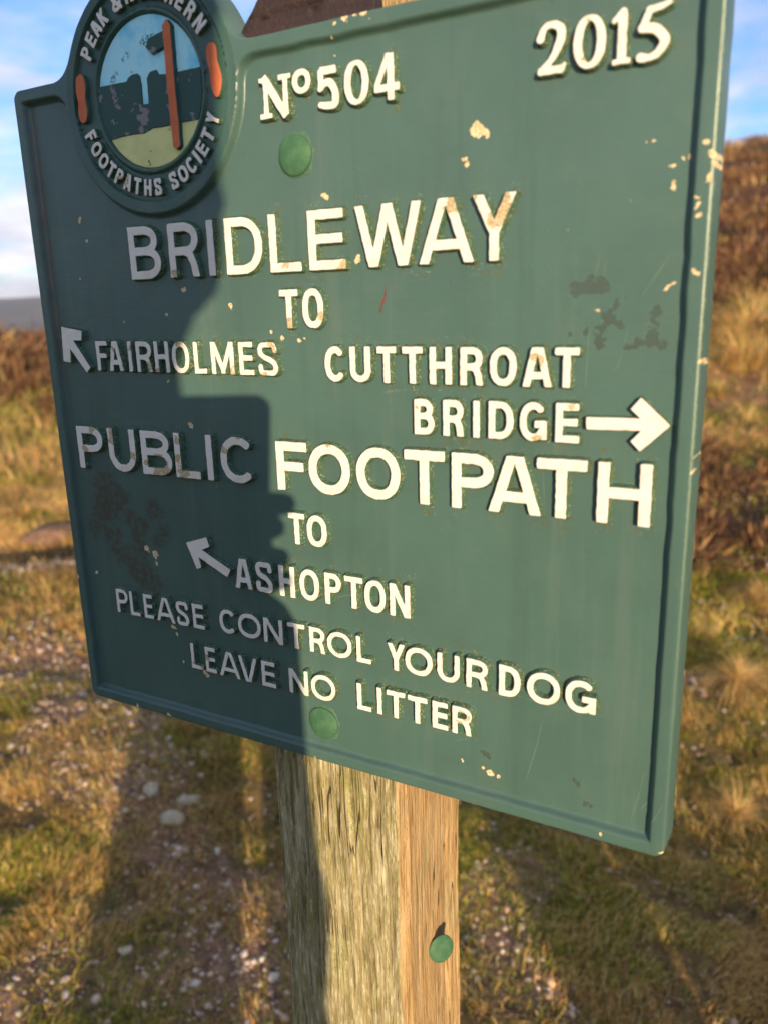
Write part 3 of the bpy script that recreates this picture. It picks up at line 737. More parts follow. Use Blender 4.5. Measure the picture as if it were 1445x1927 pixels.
slab('arrow', [(0.0393, 0.6553), (0.0834, 0.6484), (0.0806, 0.6346), (0.0612, 0.635), (0.0933, 0.5921), (0.0853, 0.5847), (0.0527, 0.6226), (0.0500, 0.60), (0.0350, 0.602)], -.0015, BASE, (WHITE, FLANK), label='white arrow pointing up and left, upper of two')
slab('arrow', [(0.262, 0.3212), (0.303, 0.3342), (0.3083, 0.3204), (0.2906, 0.3134), (0.3459, 0.2872), (0.339, 0.2758), (0.2836, 0.3013), (0.2873, 0.284), (0.279, 0.2806)], -.0015, BASE, (WHITE, FLANK), label='white arrow pointing up and left, lower of two')

# emblem lettering round the channel
def ring_letter(ch, ang, rad, w, h, t, inward=False):
    pad = .003; st = .0005
    xs = np.arange(-pad, w+pad, st); X, Y = np.meshgrid(xs, np.arange(-pad, h+pad, st))
    S = clip_box(stroke_sdf(X, Y, glyph(ch, w, h, t)), X, Y, w, h)+(fbm(X*200, Y*200, 2, int(ang)+400)-.5)*.0008
    S = S-.0003
    a = math.radians(ang); rot = a-math.pi/2 if not inward else a+math.pi/2
    cxr, cyr = DC[0]+rad*math.cos(a), DC[1]+rad*math.sin(a)
    c, s = math.cos(rot), math.sin(rot)
    def xf(V):
        x = V[:, 0]-w/2; y = V[:, 1]-h/2
        return np.stack([cxr+x*c-y*s, cyr+x*s+y*c, V[:, 2]], -1)
    emit_letter(S, None, -pad, -pad, st, 'letter', (cxr, cyr), (WHITE, FLANK), .0005, .0014, -.0070, xf)
WL = {'I': .0045, 'E': .0125, 'F': .012, 'T': .0135, 'P': .013, 'A': .0145, 'K': .014, '&': .017, 'N': .0145, 'O': .0165, 'R': .0135, 'H': .0135, 'S': .013, 'C': .0145, 'Y': .015}
for ch, ang in [('P', 148.7), ('E', 139.7), ('A', 131.5), ('K', 122.8), ('&', 109), ('N', 97.0), ('O', 87.0), ('R', 78.0), ('T', 70.2), ('H', 61.8), ('E', 52.8), ('R', 43.2), ('N', 32.8)]:
    ring_letter(ch, ang, .1215, WL[ch], .0215, .0044)
for ch, ang in [('F', -159.2), ('O', -149.9), ('O', -140.2), ('T', -131.4), ('P', -122.9), ('A', -114.4), ('T', -105.6), ('H', -96.2), ('S', -87.2), ('S', -72.7), ('O', -63.8), ('C', -55.2), ('I', -48.3), ('E', -41.7), ('T', -32.9), ('Y', -23.0)]:
    ring_letter(ch, ang, .1215, WL[ch], .0215, .0044, True)

# picture inside the emblem
inpic = lambda X, Y: np.hypot(X-DC[0], Y-DC[1])-.0946
P_SKY = plain_paint('emblem_sky_blue', (.42, .80, .84), (.20, .64, .80), (.46, .60), 22, .45, (.50, .64, .66), (.66, .80), 60)
P_HILL = plain_paint('emblem_hill_green', (.030, .085, .066), (.036, .080, .064), (.4, .6), 60, .45, (.22, .19, .19), (.615, .64), 85)
P_SAND = plain_paint('emblem_field_yellow', (.70, .69, .28), (.62, .62, .25), (.45, .65), 70, .55, (.05, .09, .07), (.70, .72), 110)
P_ORANGE = plain_paint('emblem_orange', (.62, .16, .055), (.55, .135, .05), (.4, .6), 80, .5)
HT = [(-0.1, 0.0195), (-0.0387, 0.0186), (-0.0345, 0.0230), (-0.028, 0.0255), (-0.0195, 0.0258), (-0.0150, 0.0222), (-0.0135, 0.0115), (-0.0144, -0.0137), (-0.0011, -0.0141), (-0.0003, 0.0179), (0.0062, 0.0245), (0.0163, 0.0252), (0.0200, 0.0190), (0.0372, 0.0171), (0.1, 0.0174)]
ST_ = [(-0.1, -0.0520), (-0.0587, -0.0483), (-0.033, -0.0478), (-0.0163, -0.0488), (-0.006, -.0462), (0.0008, -0.0440), (0.0171, -0.0446), (0.0392, -0.0439), (0.057, -0.0433), (0.1, -0.0429)]
cirk = [(.0946*math.cos(math.radians(a)), .0946*math.sin(math.radians(a))) for a in range(0, 360, 6)]
slab('emblem_sky', cirk, -.0070, -.0088, (P_SKY,), ctr=DC, bound=inpic, label='pale blue painted sky inside the emblem',
     dark=[(DC[0]-.002, DC[1]+.062, .010), (DC[0]+.008, DC[1]+.064, .010), (DC[0]+.016, DC[1]+.068, .008), (DC[0]-.032, DC[1]+.052, .007), (DC[0]-.042, DC[1]+.048, .005), (DC[0]-.064, DC[1]+.028, .008), (DC[0]-.067, DC[1]+.022, .008), (DC[0]-.058, DC[1]+.034, .006), (DC[0]-.03, DC[1]+.03, .004)])
slab('emblem_hills', HT+ST_[::-1], -.0048, -.0088, (P_HILL,), ctr=DC, bound=inpic, label='dark green painted hills inside the emblem')
slab('emblem_field', ST_+[(.1, -.12), (-.1, -.12)], -.0062, -.0088, (P_SAND,), ctr=DC, bound=lambda X, Y: np.maximum(inpic(X, Y), -poly_sdf(X, Y, [(x+DC[0], y+DC[1]) for x, y in HT+ST_[::-1]])+.0004), label='yellow painted field inside the emblem')
slab('emblem_arm', [(0.0420, 0.0690), (0.0108, 0.0635), (0.0055, 0.0545), (0.0143, 0.0458), (0.0420, 0.0515)], -.0020, -.0088, (P_HILL,), ctr=DC, label='dark green pointing arm inside the emblem')
slab('emblem_post', [(0.0464, 0.080), (0.0524, 0.0716), (0.0516, 0.0289), (0.0518, -0.0096), (0.0528, -0.0503), (0.0517, -0.0735), (0.046, -0.0763), (0.0405, -0.0729), (0.0397, -0.0418), (0.0393, 0.0121), (0.0394, 0.0412), (0.0394, 0.0738)], .0002, -.0088, (P_ORANGE, P_HILL), ctr=DC, noise=.0012, label='orange post inside the emblem')
slab('emblem_footprint', smooth_closed([(-0.1222, 0.0388), (-0.1162, 0.0343), (-0.1140, 0.0226), (-0.1172, 0.0089), (-0.116, -0.0085), (-0.1191, -0.0196), (-0.1251, -0.0232), (-0.1310, -0.0201), (-0.1332, -0.009), (-0.1310, 0.0036), (-0.1328, 0.0169), (-0.1305, 0.0338)]), .0002, -.0072, (P_ORANGE, GREEN_DEEP), ctr=DC, label='orange boot sole on the left of the emblem ring')
slab('emblem_footprint', smooth_closed([(0.1184, 0.0409), (0.1251, 0.0362), (0.1258, 0.0198), (0.1297, 0.0064), (0.1306, -0.0066), (0.1246, -0.0211), (0.1186, -0.0202), (0.1134, -0.0064), (0.1126, 0.0091), (0.1101, 0.0224), (0.1100, 0.0351), (0.1138, 0.0401)]), .0002, -.0072, (P_ORANGE, GREEN_DEEP), ctr=DC, label='orange boot sole on the right of the emblem ring')

# the plate itself
def build_plate():
    st = .0018
    gx = np.arange(-.02, 1.02, st); gy = np.arange(-.02, 1.14, st)
    X, Y = np.meshgrid(gx, gy)
    S = outline(X, Y)+(fbm(X*40, Y*40, 2, 3)-.5)*.0010
    H = plate_height(X, Y)
    rc = np.hypot(X-DC[0], Y-DC[1])
    raised = smin(-(square_sdf(X, Y)+.0155), rc-.1545, .030)
    cell = lambda A: (A[:-1, :-1]+A[1:, 1:])/2
    disc = cell(rc) < .1545; rim = (cell(raised) < .012) & ~disc; flat = ~disc & ~rim
    halo = np.full(X.shape, 1.0)
    for (u0, v0, w_, h_, L) in letters_sdf:
        p = .014
        i0 = max(int((u0-p-gx[0])/st), 0); i1 = int((u0+w_+p-gx[0])/st)+1
        j0 = max(int((v0-p-gy[0])/st), 0); j1 = int((v0+h_+p-gy[0])/st)+1
        xs = X[j0:j1, i0:i1]; ys = Y[j0:j1, i0:i1]
        # grime sits on the sunny, rain-splashed side of each letter
        halo[j0:j1, i0:i1] = np.minimum(halo[j0:j1, i0:i1], stroke_sdf(xs-u0-.0012, ys-v0, L))
    hal = np.clip(1-(halo-.002)/.0055, 0, 1)
    # bright lights of algae are strongest to the right of the plate's middle
    hal *= (.45+.55*fbm(X*6, Y*6, 3, 8))
    A = dict(halo=hal, chip=spots(X, Y, CH, .74), dark=spots(X, Y, DK, 1.1)*.9, stain=spots(X, Y, STN, 1.55),
             dirt=np.exp(-((X-.0235)/.0055)**2)*sstep(.55, .7, Y)*sstep(.985, .96, Y)+.5*np.exp(-((X-.0235)/.005)**2)*sstep(.3, .6, Y))
    for name, keep, mt in (('panel', flat, GREEN), ('raised_border', rim, GREEN), ('emblem_disc', disc, GREEN_DEEP)):
        V, F, fm = region_mesh(S, H, gx[0], gy[0], st, side=[(.0008, -.0018), (.0032, -.0430)], keep=keep)
        ii = np.clip(((V[:, 0]-gx[0])/st).round().astype(int), 0, len(gx)-1); jj = np.clip(((V[:, 1]-gy[0])/st).round().astype(int), 0, len(gy)-1)
        me = np_mesh(name, to_local(V), F, (mt,)); me.set_sharp_from_angle(angle=math.radians(60))
        for k, v in A.items(): set_attr(me, k, v[jj, ii])
        obj(name, me, sign)
    # back of the plate
    gx = np.arange(-.02, 1.02, .008); gy = np.arange(-.02, 1.14, .008); X, Y = np.meshgrid(gx, gy)
    V, F, fm = region_mesh(outline(X, Y)-.003, np.full(X.shape, -.0448), gx[0], gy[0], .008)
    me = np_mesh('back_face', to_local(V), [f[::-1] for f in F], (GREEN,)); obj('back_face', me, sign)
build_plate()

# bolts through the plate
P_BOLT = plain_paint('bolt_green', (.042, .115, .056), (.062, .145, .068), (.4, .65), 150, .5)
P_CRUST = plain_paint('paint_crust', (.075, .145, .085), (.055, .115, .08), (.4, .65), 200, .5)
def dome(name, parent, loc, rad, hgt, mat, axis=None, rings=10, seg=40):
    V = []; F = []
    prof = [(rad*1.0, -.002), (rad*1.0, hgt*.25)]
    for k in range(rings+1):
        a = k/rings*math.pi/2
        prof.append((rad*.985*math.cos(a), hgt*.25+hgt*.75*math.sin(a)))
    for (r, z) in prof:
        for s in range(seg):
            a = 2*math.pi*s/seg; k = 1+.012*math.sin(3*a+1)
            V.append((r*k*math.cos(a), -z, r*k*math.sin(a)))
    n = len(prof)
    for i in range(n-1):
        for s in range(seg): F.append((i*seg+s, i*seg+(s+1) % seg, (i+1)*seg+(s+1) % seg, (i+1)*seg+s))
    me = np_mesh(name, V, F, (mat,)); me.set_sharp_from_angle(angle=math.radians(45))
    return obj(name, me, parent, loc)
for (u, v, r) in ((.5002, .8623, .0252), (.4985, .0600, .0258)):
    P = [(u+(r+.0016+.0014*math.sin(3*a+u*9)+.0012*math.sin(7*a+1)+.0008*math.sin(13*a))*math.cos(a), v+(r+.0016+.0014*math.sin(3*a+u*9)+.0012*math.sin(7*a+1)+.0008*math.sin(13*a))*math.sin(a)) for a in np.linspace(0, 2*math.pi, 60)[:-1]]
    slab('paint_ring', P, PANEL_N+.0008, BASE, (P_CRUST,), wear=False)
    dome('bolt_head', sign, (u*U, -(PANEL_N+.0009)*U, v*U), r*U, .0034, P_BOLT)

# scratches: hair-thin grooves in the enamel, and one red pencil stroke
def hairlines(name, lines, width, mat, label=None):
    V = []; F = []
    for L in lines:
        pts = spline(L, 6); n = len(pts)
        for k, (x, y) in enumerate(pts):
            a = pts[max(k-1, 0)]; b = pts[min(k+1, n-1)]; dx, dy = b[0]-a[0], b[1]-a[1]; l = math.hypot(dx, dy) or 1
            wv = width*(.35+.65*math.sin(math.pi*(k+.5)/n))*random.uniform(.5, 1.2)
            ox, oy = -dy/l*wv, dx/l*wv
            z = float(plate_height(np.array([x]), np.array([y]))[0])+.00045
            V += [(x+ox, y+oy, z), (x-ox, y-oy, z)]
            if k < n-1: q = len(V)-2; F.append((q, q+1, q+3, q+2))
    me = np_mesh(name, to_local(np.array(V)), F, (mat,), smooth=False)
    o = obj(name, me, sign)
    if label: o['label'] = label
    return o
hairlines('scratch_marks', SC, .00042, plain_paint('scratch_grey_green', (.13, .21, .15), rough=.7))['kind'] = 'stuff'
hairlines('pen_mark', [[(.6247, .6985), (.6229, .6850), (.6196, .6775), (.6150, .6668)], [(.6150, .6668), (.6190, .6690)]], .0013, plain_paint('red_wax', (.22, .02, .025)), 'short dark red stroke beside the word to')

# ------------------------------------------------------------ the post
def wood_material(name, face=False):
    m, t, bs = material(name)
    co = t.new('ShaderNodeTexCoord').outputs['Object']
    g1 = t.noise(t.vmap(co, (1, 1, .045)), 330, 5, .65, 2, .4)
    g2 = t.noise(t.vmap(co, (1, 1, .12)), 120, 5, .65, 2, .6)
    g3 = t.noise(t.vmap(co, (1, 1, .25)), 34, 5, .6, 2, .5)
    fl = t.noise(t.vmap(co, (1, 1, .5)), 420, 4, .7)
    side = t.attr('side').outputs['Fac']
    # weathered, algae-filmed face against the drier ochre flank
    fk = t.noise(t.vmap(co, (1, 1, .16)), 330, 5, .7, 2, .3)
    fk2 = t.noise(t.vmap(co, (1, 1, .12), (.3, .1, .7)), 230, 5, .7, 2, .4)
    bl = t.noise(t.vmap(co, (1, 1, .4), (.5, .2, .1)), 22, 4, .6)
    f = t.ramp(g2, [(.28, (.19, .155, .07)), (.42, (.30, .25, .12)), (.56, (.41, .355, .19)), (.72, (.52, .46, .28))])
    f = t.mix(t.math('MULTIPLY', t.step(fk2, .50, .60), .8), f, t.ramp(bl, [(.40, (.20, .20, .05)), (.6, (.28, .24, .09))]))
    f = t.mix(t.math('MULTIPLY', t.step(fk, .50, .64), .6), f, (.66, .60, .40))
    f = t.mix(t.math('MULTIPLY', t.step(bl, .56, .68), t.math('MULTIPLY', t.step(fl, .46, .56), .7)), f, (.24, .26, .06))
    f = t.mix(t.math('MULTIPLY', t.step(fk, .39, .31), .65), f, (.10, .075, .03))
    s = t.ramp(g2, [(.28, (.32, .195, .08)), (.5, (.47, .31, .14)), (.72, (.58, .42, .22))])
    s = t.mix(t.math('MULTIPLY', t.step(bl, .5, .64), .7), s, (.42, .33, .16))
    s = t.mix(t.math('MULTIPLY', t.step(fk, .60, .68), .5), s, (.60, .46, .24))
    s = t.mix(t.math('MULTIPLY', t.step(fk2, .62, .70), .5), s, (.17, .10, .04))
    c = t.mix(side, f, s)
    c = t.mix(1, c, t.ramp(g1, [(.32, (.42, .38, .30)), (.46, (.95, .93, .9)), (.62, (1.12, 1.1, 1.05))]), 'MULTIPLY')
    # long drying cracks
    ck = t.noise(t.vmap(co, (1, 1, .05), (.1, .4, .3)), 55, 3, .5)
    cm = t.math('MULTIPLY', t.math('MULTIPLY', t.step(ck, .500, .508), t.step(ck, .522, .514)), t.step(t.noise(co, 11, 3, .5), .5, .58))
    c = t.mix(t.math('MULTIPLY', cm, .85), c, (.03, .02, .012))
    t.l.new(c, bs.inputs['Base Color']); bs.inputs['Roughness'].default_value = .85
    bs.inputs['Specular IOR Level'].default_value = .2
    h = t.math('ADD', t.math('MULTIPLY', g1, .9), t.math('ADD', t.math('MULTIPLY', fk, 1.1), t.math('MULTIPLY', fl, .45)))
    h = t.math('SUBTRACT', h, t.math('MULTIPLY', cm, 1.5))
    t.l.new(t.bump(h, .95, .0026), bs.inputs['Normal'])
    return m
WOOD = wood_material('weathered_oak')
def build_post():
    x0, x1 = .367*U, .6085*U; y0, y1 = .0455*U, .28*U
    root = empty('wooden_post', ((x0+x1)/2, (y0+y1)/2, 0), 'square weathered wooden post holding up the green footpath sign', 'post')
    cx_, cy_ = (x0+x1)/2, (y0+y1)/2
    per = []; ch = .0035
    def edge(a, b, n):
        for k in range(n): per.append((a[0]+(b[0]-a[0])*k/n, a[1]+(b[1]-a[1])*k/n))
    edge((x0+ch, y0), (x1-ch, y0), 70); edge((x1-ch, y0), (x1, y0+ch), 4); edge((x1, y0+ch), (x1, y1-ch), 64); edge((x1, y1-ch), (x1-ch, y1), 3)
    edge((x1-ch, y1), (x0+ch, y1), 16); edge((x0+ch, y1), (x0, y1-ch), 3); edge((x0, y1-ch), (x0, y0+ch), 24); edge((x0, y0+ch), (x0+ch, y0), 4)
    per = np.array(per); n = len(per)
    c = per.mean(0); nor = np.zeros_like(per)
    t = np.roll(per, -1, 0)-np.roll(per, 1, 0); nor = np.stack([t[:, 1], -t[:, 0]], -1); nor /= np.linalg.norm(nor, axis=1)[:, None]
    arc = np.concatenate([[0], np.cumsum(np.linalg.norm(np.diff(per, axis=0), axis=1))])
    zs = np.concatenate([np.linspace(-.35, .70, 40), np.arange(.703, 1.20, .0026), np.linspace(1.21, 1.88, 90)])
    A, Zm = np.meshgrid(arc, zs)
    d = (fbm(A*260, Zm*9, 4, 91)-.5)*.0020+(fbm(A*70, Zm*4, 3, 93)-.5)*.0030+(fbm(A*0+3, Zm*5, 3, 95)-.5)*.004
    cr = fbm(A*120+7, Zm*3.2, 3, 97); d -= np.clip(cr-.66, 0, .1)*.03
    X = per[:, 0][None]+nor[:, 0][None]*d; Y = per[:, 1][None]+nor[:, 1][None]*d
    Zm = np.minimum(Zm, ZB+U*(.985+(X/U-.405)*1.12))   # the head of the post is cut on the slant
    V = np.stack([X-cx_, Y-cy_, Zm], -1).reshape(-1, 3); nz = len(zs)
    i, j = np.meshgrid(np.arange(nz-1), np.arange(n), indexing='ij'); j2 = (j+1) % n
    F = np.stack([i*n+j, i*n+j2, (i+1)*n+j2, (i+1)*n+j], -1).reshape(-1, 4).tolist()
    F.append(tuple((nz-1)*n+k for k in range(n)))
    me = np_mesh('shaft', V, F, (WOOD,)); me.set_sharp_from_angle(angle=math.radians(60))
    sd = (nor[:, 0] > .5).astype(float)[None]*np.ones_like(Zm)
    set_attr(me, 'side', sd.reshape(-1))
    obj('shaft', me, root)
    # a coach bolt standing out of the sunny side, its head painted green
    head = Vector((.6225*U, .1595*U, ZB-.4330*U)); base = head-Vector((.80, -.55, .22)).normalized()*.0088
    ax = (head-base).normalized(); ax = Vector((ax.x, ax.y, ax.z))
    q = ax.to_track_quat('Z', 'Y')
    def lathe(name, prof, mat, seg=32):
        Vv = []; Ff = []
        for r, z in prof:
            for k in range(seg): Vv.append(base+q @ Vector((r*math.cos(2*math.pi*k/seg), r*math.sin(2*math.pi*k/seg), z)) - Vector((cx_, cy_, 0)))
        for a in range(len(prof)-1):
            for k in range(seg): Ff.append((a*seg+k, a*seg+(k+1) % seg, (a+1)*seg+(k+1) % seg, (a+1)*seg+k))
        me = np_mesh(name, [tuple(v) for v in Vv], Ff, (mat,)); me.set_sharp_from_angle(angle=math.radians(40)); return me
    L = (head-base).length
    rust = plain_paint('rusted_iron', (.035, .018, .011), (.075, .03, .014), (.4, .6), 300, .8)
    prof = [(.0042, -.012)]
    for k in range(16): prof += [(.0046, -.008+k*(L+.006)/16), (.0039, -.008+(k+.5)*(L+.006)/16)]
    pin = obj('bolt', lathe('bolt', prof, rust), root); pin['label'] = 'dark threaded bolt with green head in the side of the post'
    hd = lathe('bolt_head', [(.0001, L-.0022), (.0092, L-.0020), (.0122, L-.0004), (.0121, L+.0004), (.0108, L+.0013), (.0070, L+.0021), (.0001, L+.0024)], P_BOLT)
    hd.materials.append(rust); hd.update()
    fmx = [1 if p.index < 64 else 0 for p in hd.polygons]; hd.polygons.foreach_set('material_index', fmx)
    h = obj('bolt_head', hd, pin)
build_post()

# dark board on the post above the plate
def build_board():
    m, t, bs = material('brown_stained_board')
    co = t.new('ShaderNodeTexCoord').outputs['Object']
    g = t.noise(t.vmap(co, (.12, 1, 1)), 160, 5, .65, 2, .5); n = t.noise(co, 320, 4, .6)
    c = t.ramp(g, [(.3, (.014, .007, .006)), (.6, (.034, .017, .013))])
    c = t.mix(t.step(t.noise(co, 90, 5, .7), .69, .72), c, (.20, .12, .06))
    t.l.new(c, bs.inputs['Base Color']); bs.inputs['Roughness'].default_value = .62
    t.l.new(t.bump(t.math('ADD', g, n), .6, .0016), bs.inputs['Normal'])
    P = [(.4085, 1.0075), (.6125, 1.0075), (.6125, 1.26), (.56, 1.26), (.4205, 1.0195)]
    P = [(.4050, 1.0060), (.6115, 1.0060), (.6115, 1.22), (.600, 1.22), (.4130, 1.0130)]
    st = .004; gx = np.arange(.39, .63, st); gy = np.arange(1.0, 1.23, st); X, Y = np.meshgrid(gx, gy)
    S = poly_sdf(X, Y, P)+(fbm(X*60, Y*60, 3, 12)-.5)*.0035
    V, F, fm = region_mesh(S, np.full(X.shape, -.0225), gx[0], gy[0], st, side=[(.0012, -.0015), (.0012, -.0225)])
    # split boards crack along the grain
    V[:, 2] -= np.where(V[:, 2] > -.024, (fbm(V[:, 0]*12, V[:, 1]*150, 3, 44) > .68)*.003, 0)
    me = np_mesh('dark_board', to_local(V, .5, 1.0), F, (m,)); me.set_sharp_from_angle(angle=math.radians(40))
    o = obj('dark_board', me, None, (.5*U, 0, ZB+1.0*U))
    tag(o, 'dark brown wooden board with a slanting edge, fixed on the post above the sign', 'board')
build_board()

# ------------------------------------------------------------ vegetation and stones
rng = np.random.default_rng(11)
def leaf_material(name, rough=.8, trans=.3):
    m, t, bs = material(name)
    c = t.attr('tint').outputs['Color']
    co = t.new('ShaderNodeTexCoord').outputs['Object']
    c = t.mix(1, c, t.ramp(t.noise(co, 60, 3, .6), [(.3, (.75, .75, .75)), (.7, (1.25, 1.25, 1.2))]), 'MULTIPLY')
    t.l.new(c, bs.inputs['Base Color']); bs.inputs['Roughness'].default_value = rough
    bs.inputs['Specular IOR Level'].default_value = .2
    out = m.node_tree.nodes['Material Output']
    tr = t.new('ShaderNodeBsdfTranslucent'); t.l.new(c, tr.inputs[0])
    mx = t.new('ShaderNodeMixShader'); mx.inputs[0].default_value = trans
    t.l.new(bs.outputs[0], mx.inputs[1]); t.l.new(tr.outputs[0], mx.inputs[2]); t.l.new(mx.outputs[0], out.inputs[0])
    return m
BLADE = leaf_material('grass_blade'); TWIG = leaf_material('heather_twig', .9, .1)

def blades(x, y, z, length, width, lean, az, col, segs=2, curl=.5):
    """one tapering bent strip per entry; returns V, F(quads), per-vertex colour"""
    n = len(x); k = segs+1
    t = np.linspace(0, 1, k)[None]
    ca, sa = np.cos(az)[:, None], np.sin(az)[:, None]
    bend = lean[:, None]*(t+curl*t*t)
    hx = length[:, None]*np.sin(np.clip(bend, 0, 1.7))*t; hz = length[:, None]*np.cos(np.clip(bend, 0, 1.7))*t
    px = x[:, None]+hx*ca; py = y[:, None]+hx*sa; pz = z[:, None]+hz
    wv = width[:, None]*(1-.85*t)
    tw = rng.uniform(0, math.pi, n)[:, None]
    wx = -np.sin(az[:, None]+tw*.5)*wv; wy = np.cos(az[:, None]+tw*.5)*wv
    L = np.stack([px-wx, py-wy, pz], -1); Rr = np.stack([px+wx, py+wy, pz], -1)
    V = np.stack([L, Rr], 2).reshape(-1, 3)
    base = (np.arange(n)*k*2)[:, None]; s = np.arange(segs)[None]*2
    F = np.stack([base+s, base+s+1, base+s+3, base+s+2], -1).reshape(-1, 4)
    C = np.repeat(col, k*2, 0)
    return V, F, C
def pick(cols, n, var=.18):
    c = np.array(cols)[rng.integers(0, len(cols), n)]
    return c*rng.uniform(1-var*1.6, 1+var*1.6, (n, 1))*rng.uniform(1-var*.4, 1+var*.4, (n, 3))
GREENS = [(.19, .23, .022), (.25, .27, .028), (.13, .19, .018), (.40, .36, .045), (.30, .25, .04)]
STRAWS = [(.60, .41, .13), (.70, .50, .20), (.52, .31, .10), (.50, .26, .085), (.58, .40, .17)]
RUSTS = [(.16, .075, .034), (.22, .11, .05), (.11, .055, .03), (.30, .16, .07), (.075, .04, .024), (.19, .12, .06)]

def make_turf():
    Vs, Fs, Cs = [], [], []; off = 0
    def sample(n, a0, a1, half):
        a = np.sqrt(rng.uniform(a0*a0, a1*a1, n)); b = a*rng.uniform(-half, half, n)
        return xy(a, b)
    for (n, a0, a1, lo, hi, wd) in ((330000, .95, 3.0, .010, .034, .0013), (200000, 3.0, 6.5, .022, .055, .0024), (80000, 6.0, 13, .05, .14, .005)):
        x, y = sample(n, a0, a1, .66)
        g, gr, st, he, n1, n2, n3 = zone(x, y)
        cl = fbm(x*9, y*9, 3, 55)
        dens = (gr*1.0+st*.95+g*.10+he*.12)*sstep(.30, .50, cl+.12*(a0 > 2))+.06
        k = rng.random(n) < dens
        x, y, gr, st, cl, n3 = x[k], y[k], gr[k], st[k], cl[k], n3[k]
        n = len(x); z = height(x, y)-.003
        pt = sstep(.42, .60, fbm(x*3.2+5, y*3.2, 3, 140))
        isst = rng.random(n) < np.clip(.12+.5*pt+.35*st, 0, .95)
        col = np.where(isst[:, None], pick(STRAWS, n), pick(GREENS, n))*(.50+1.35*n3[:, None])
        ln = rng.uniform(lo, hi, n)*(.5+1.1*cl)*(1+.35*isst)
        lean = rng.uniform(.1, 1.1, n)
        V, F, C = blades(x, y, z, ln, wd*rng.uniform(.6, 1.4, n), lean, rng.uniform(0, 6.283, n)*.6+fbm(x*3, y*3, 2, 3)*6, col, 2)
        Vs.append(V); Fs.append(F+off); Cs.append(C); off += len(V)
    me = np_mesh('turf_grass', np.concatenate(Vs), np.concatenate(Fs), (BLADE,), smooth=False)
    set_col(me, 'tint', np.concatenate(Cs)); tag(obj('turf_grass', me), 'short green and straw coloured grass covering the moor ground', 'grass', kind='stuff')
make_turf()

def tussock_mesh(name, n, size, straw, seed, spread=.25):
    g = np.random.default_rng(seed)
    r = size*spread*np.sqrt(g.random(n)); a = g.uniform(0, 6.283, n)
    az = a+g.normal(0, .5, n)
    ln = size*g.uniform(.55, 1.15, n); lean = .25+1.0*r/(size*spread)+g.normal(0, .18, n)
    isst = g.random(n) < straw
    col = np.where(isst[:, None], pick(STRAWS, n), pick(GREENS, n))*1.1
    V, F, C = blades(r*np.cos(a), r*np.sin(a), -.01*np.ones(n), ln, size*.010*g.uniform(.6, 1.4, n), np.clip(lean, .1, 1.5), az, col, 3, .45)
    me = np_mesh(name, V, F, (BLADE,), smooth=False); set_col(me, 'tint', C); return me
tm = [tussock_mesh('grass_tussock', 420, .22, .9, 1), tussock_mesh('grass_tussock', 380, .20, .62, 2), tussock_mesh('grass_tussock', 460, .26, .97, 3)]
def place(name, me, a, b, s, rz, **kw):
    x, y = xy(a, b); o = obj(name, me); o.location = (x, y, float(height(np.array([x]), np.array([y]))[0])-.004)
    o.rotation_euler = (0, 0, rz); o.scale = (s, s, s); return tag(o, **kw)
grp = 'grass tussocks on the moor'
near = [(2.62, 1.28, .62, 2, 'pale straw tussock just right of the sign, nearest the lower right edge of the sign'),
        (1.95, .98, .42, 2, 'small straw tussock in the shadow edge at the lower right'),
        (3.3, 1.68, .72, 0, 'straw tussock at the right edge below the dark heather'),
        (3.05, 1.28, .55, 1, 'green and straw tussock close behind the right edge of the sign')]
for a, b, s, k, lb in near: place('grass_tussock', tm[k], a, b, s, rng.uniform(0, 6), label=lb, cat='tussock', group=grp)
for q, (a, b) in enumerate(((8.6, 3.75), (9.2, 4.3), (8.9, 4.05), (7.7, 3.5), (9.9, 4.6))):
    place('grass_tussock', tm[q % 3], a, b, 2.0+.25*q, rng.uniform(0, 6), label='tall straw tussock on the right slope, %s' % ('beside the sign edge', 'second highest of five', 'in the middle of five', 'lowest of five near the track', 'highest of five against the heather')[q], cat='tussock', group=grp)
def scatter_tussocks():
    Vs, Fs, Cs, off = [], [], [], 0
    cand = 2600
    a = np.sqrt(rng.uniform(2.4**2, 22**2, cand)); b = a*rng.uniform(-.66, .66, cand)
    x, y = xy(a, b); g, gr, st, he, n1, n2, n3 = zone(x, y)
    band = np.exp(-((a-6.2)/1.8)**2)
    keep = (rng.random(cand) < (.6*st+.12*gr+.28*band+.25*(b > 0)*(a > 4.5))*(a > 2.9)*(1-.98*he)*(1-.7*g)+.03*(a > 7))
    for i in np.nonzero(keep)[0]:
        m = 120 if a[i] < 7 else 60
        size = rng.uniform(.09, .21)*(1+.05*a[i]*(b[i] > 0))*(.7+.6*rng.random())
        r = size*.3*np.sqrt(rng.random(m)); t = rng.uniform(0, 6.283, m)
        col = np.where((rng.random(m) < .75+.2*st[i])[:, None], pick(STRAWS, m), pick(GREENS, m))*1.12
        V, F, C = blades(x[i]+r*np.cos(t), y[i]+r*np.sin(t), np.full(m, height(x[i:i+1], y[i:i+1])[0]-.01), size*rng.uniform(.6, 1.1, m),
                         size*.02*rng.uniform(.6, 1.4, m), np.clip(.3+.9*r/(size*.3)+rng.normal(0, .2, m), .1, 1.5), t, col, 2)
        Vs.append(V); Fs.append(F+off); Cs.append(C); off += len(V)
    me = np_mesh('rough_grass', np.concatenate(Vs), np.concatenate(Fs), (BLADE,), smooth=False); set_col(me, 'tint', np.concatenate(Cs))
    tag(obj('rough_grass', me), 'rough straw coloured moor grass growing in tufts up the slope', 'grass', kind='stuff')
scatter_tussocks()

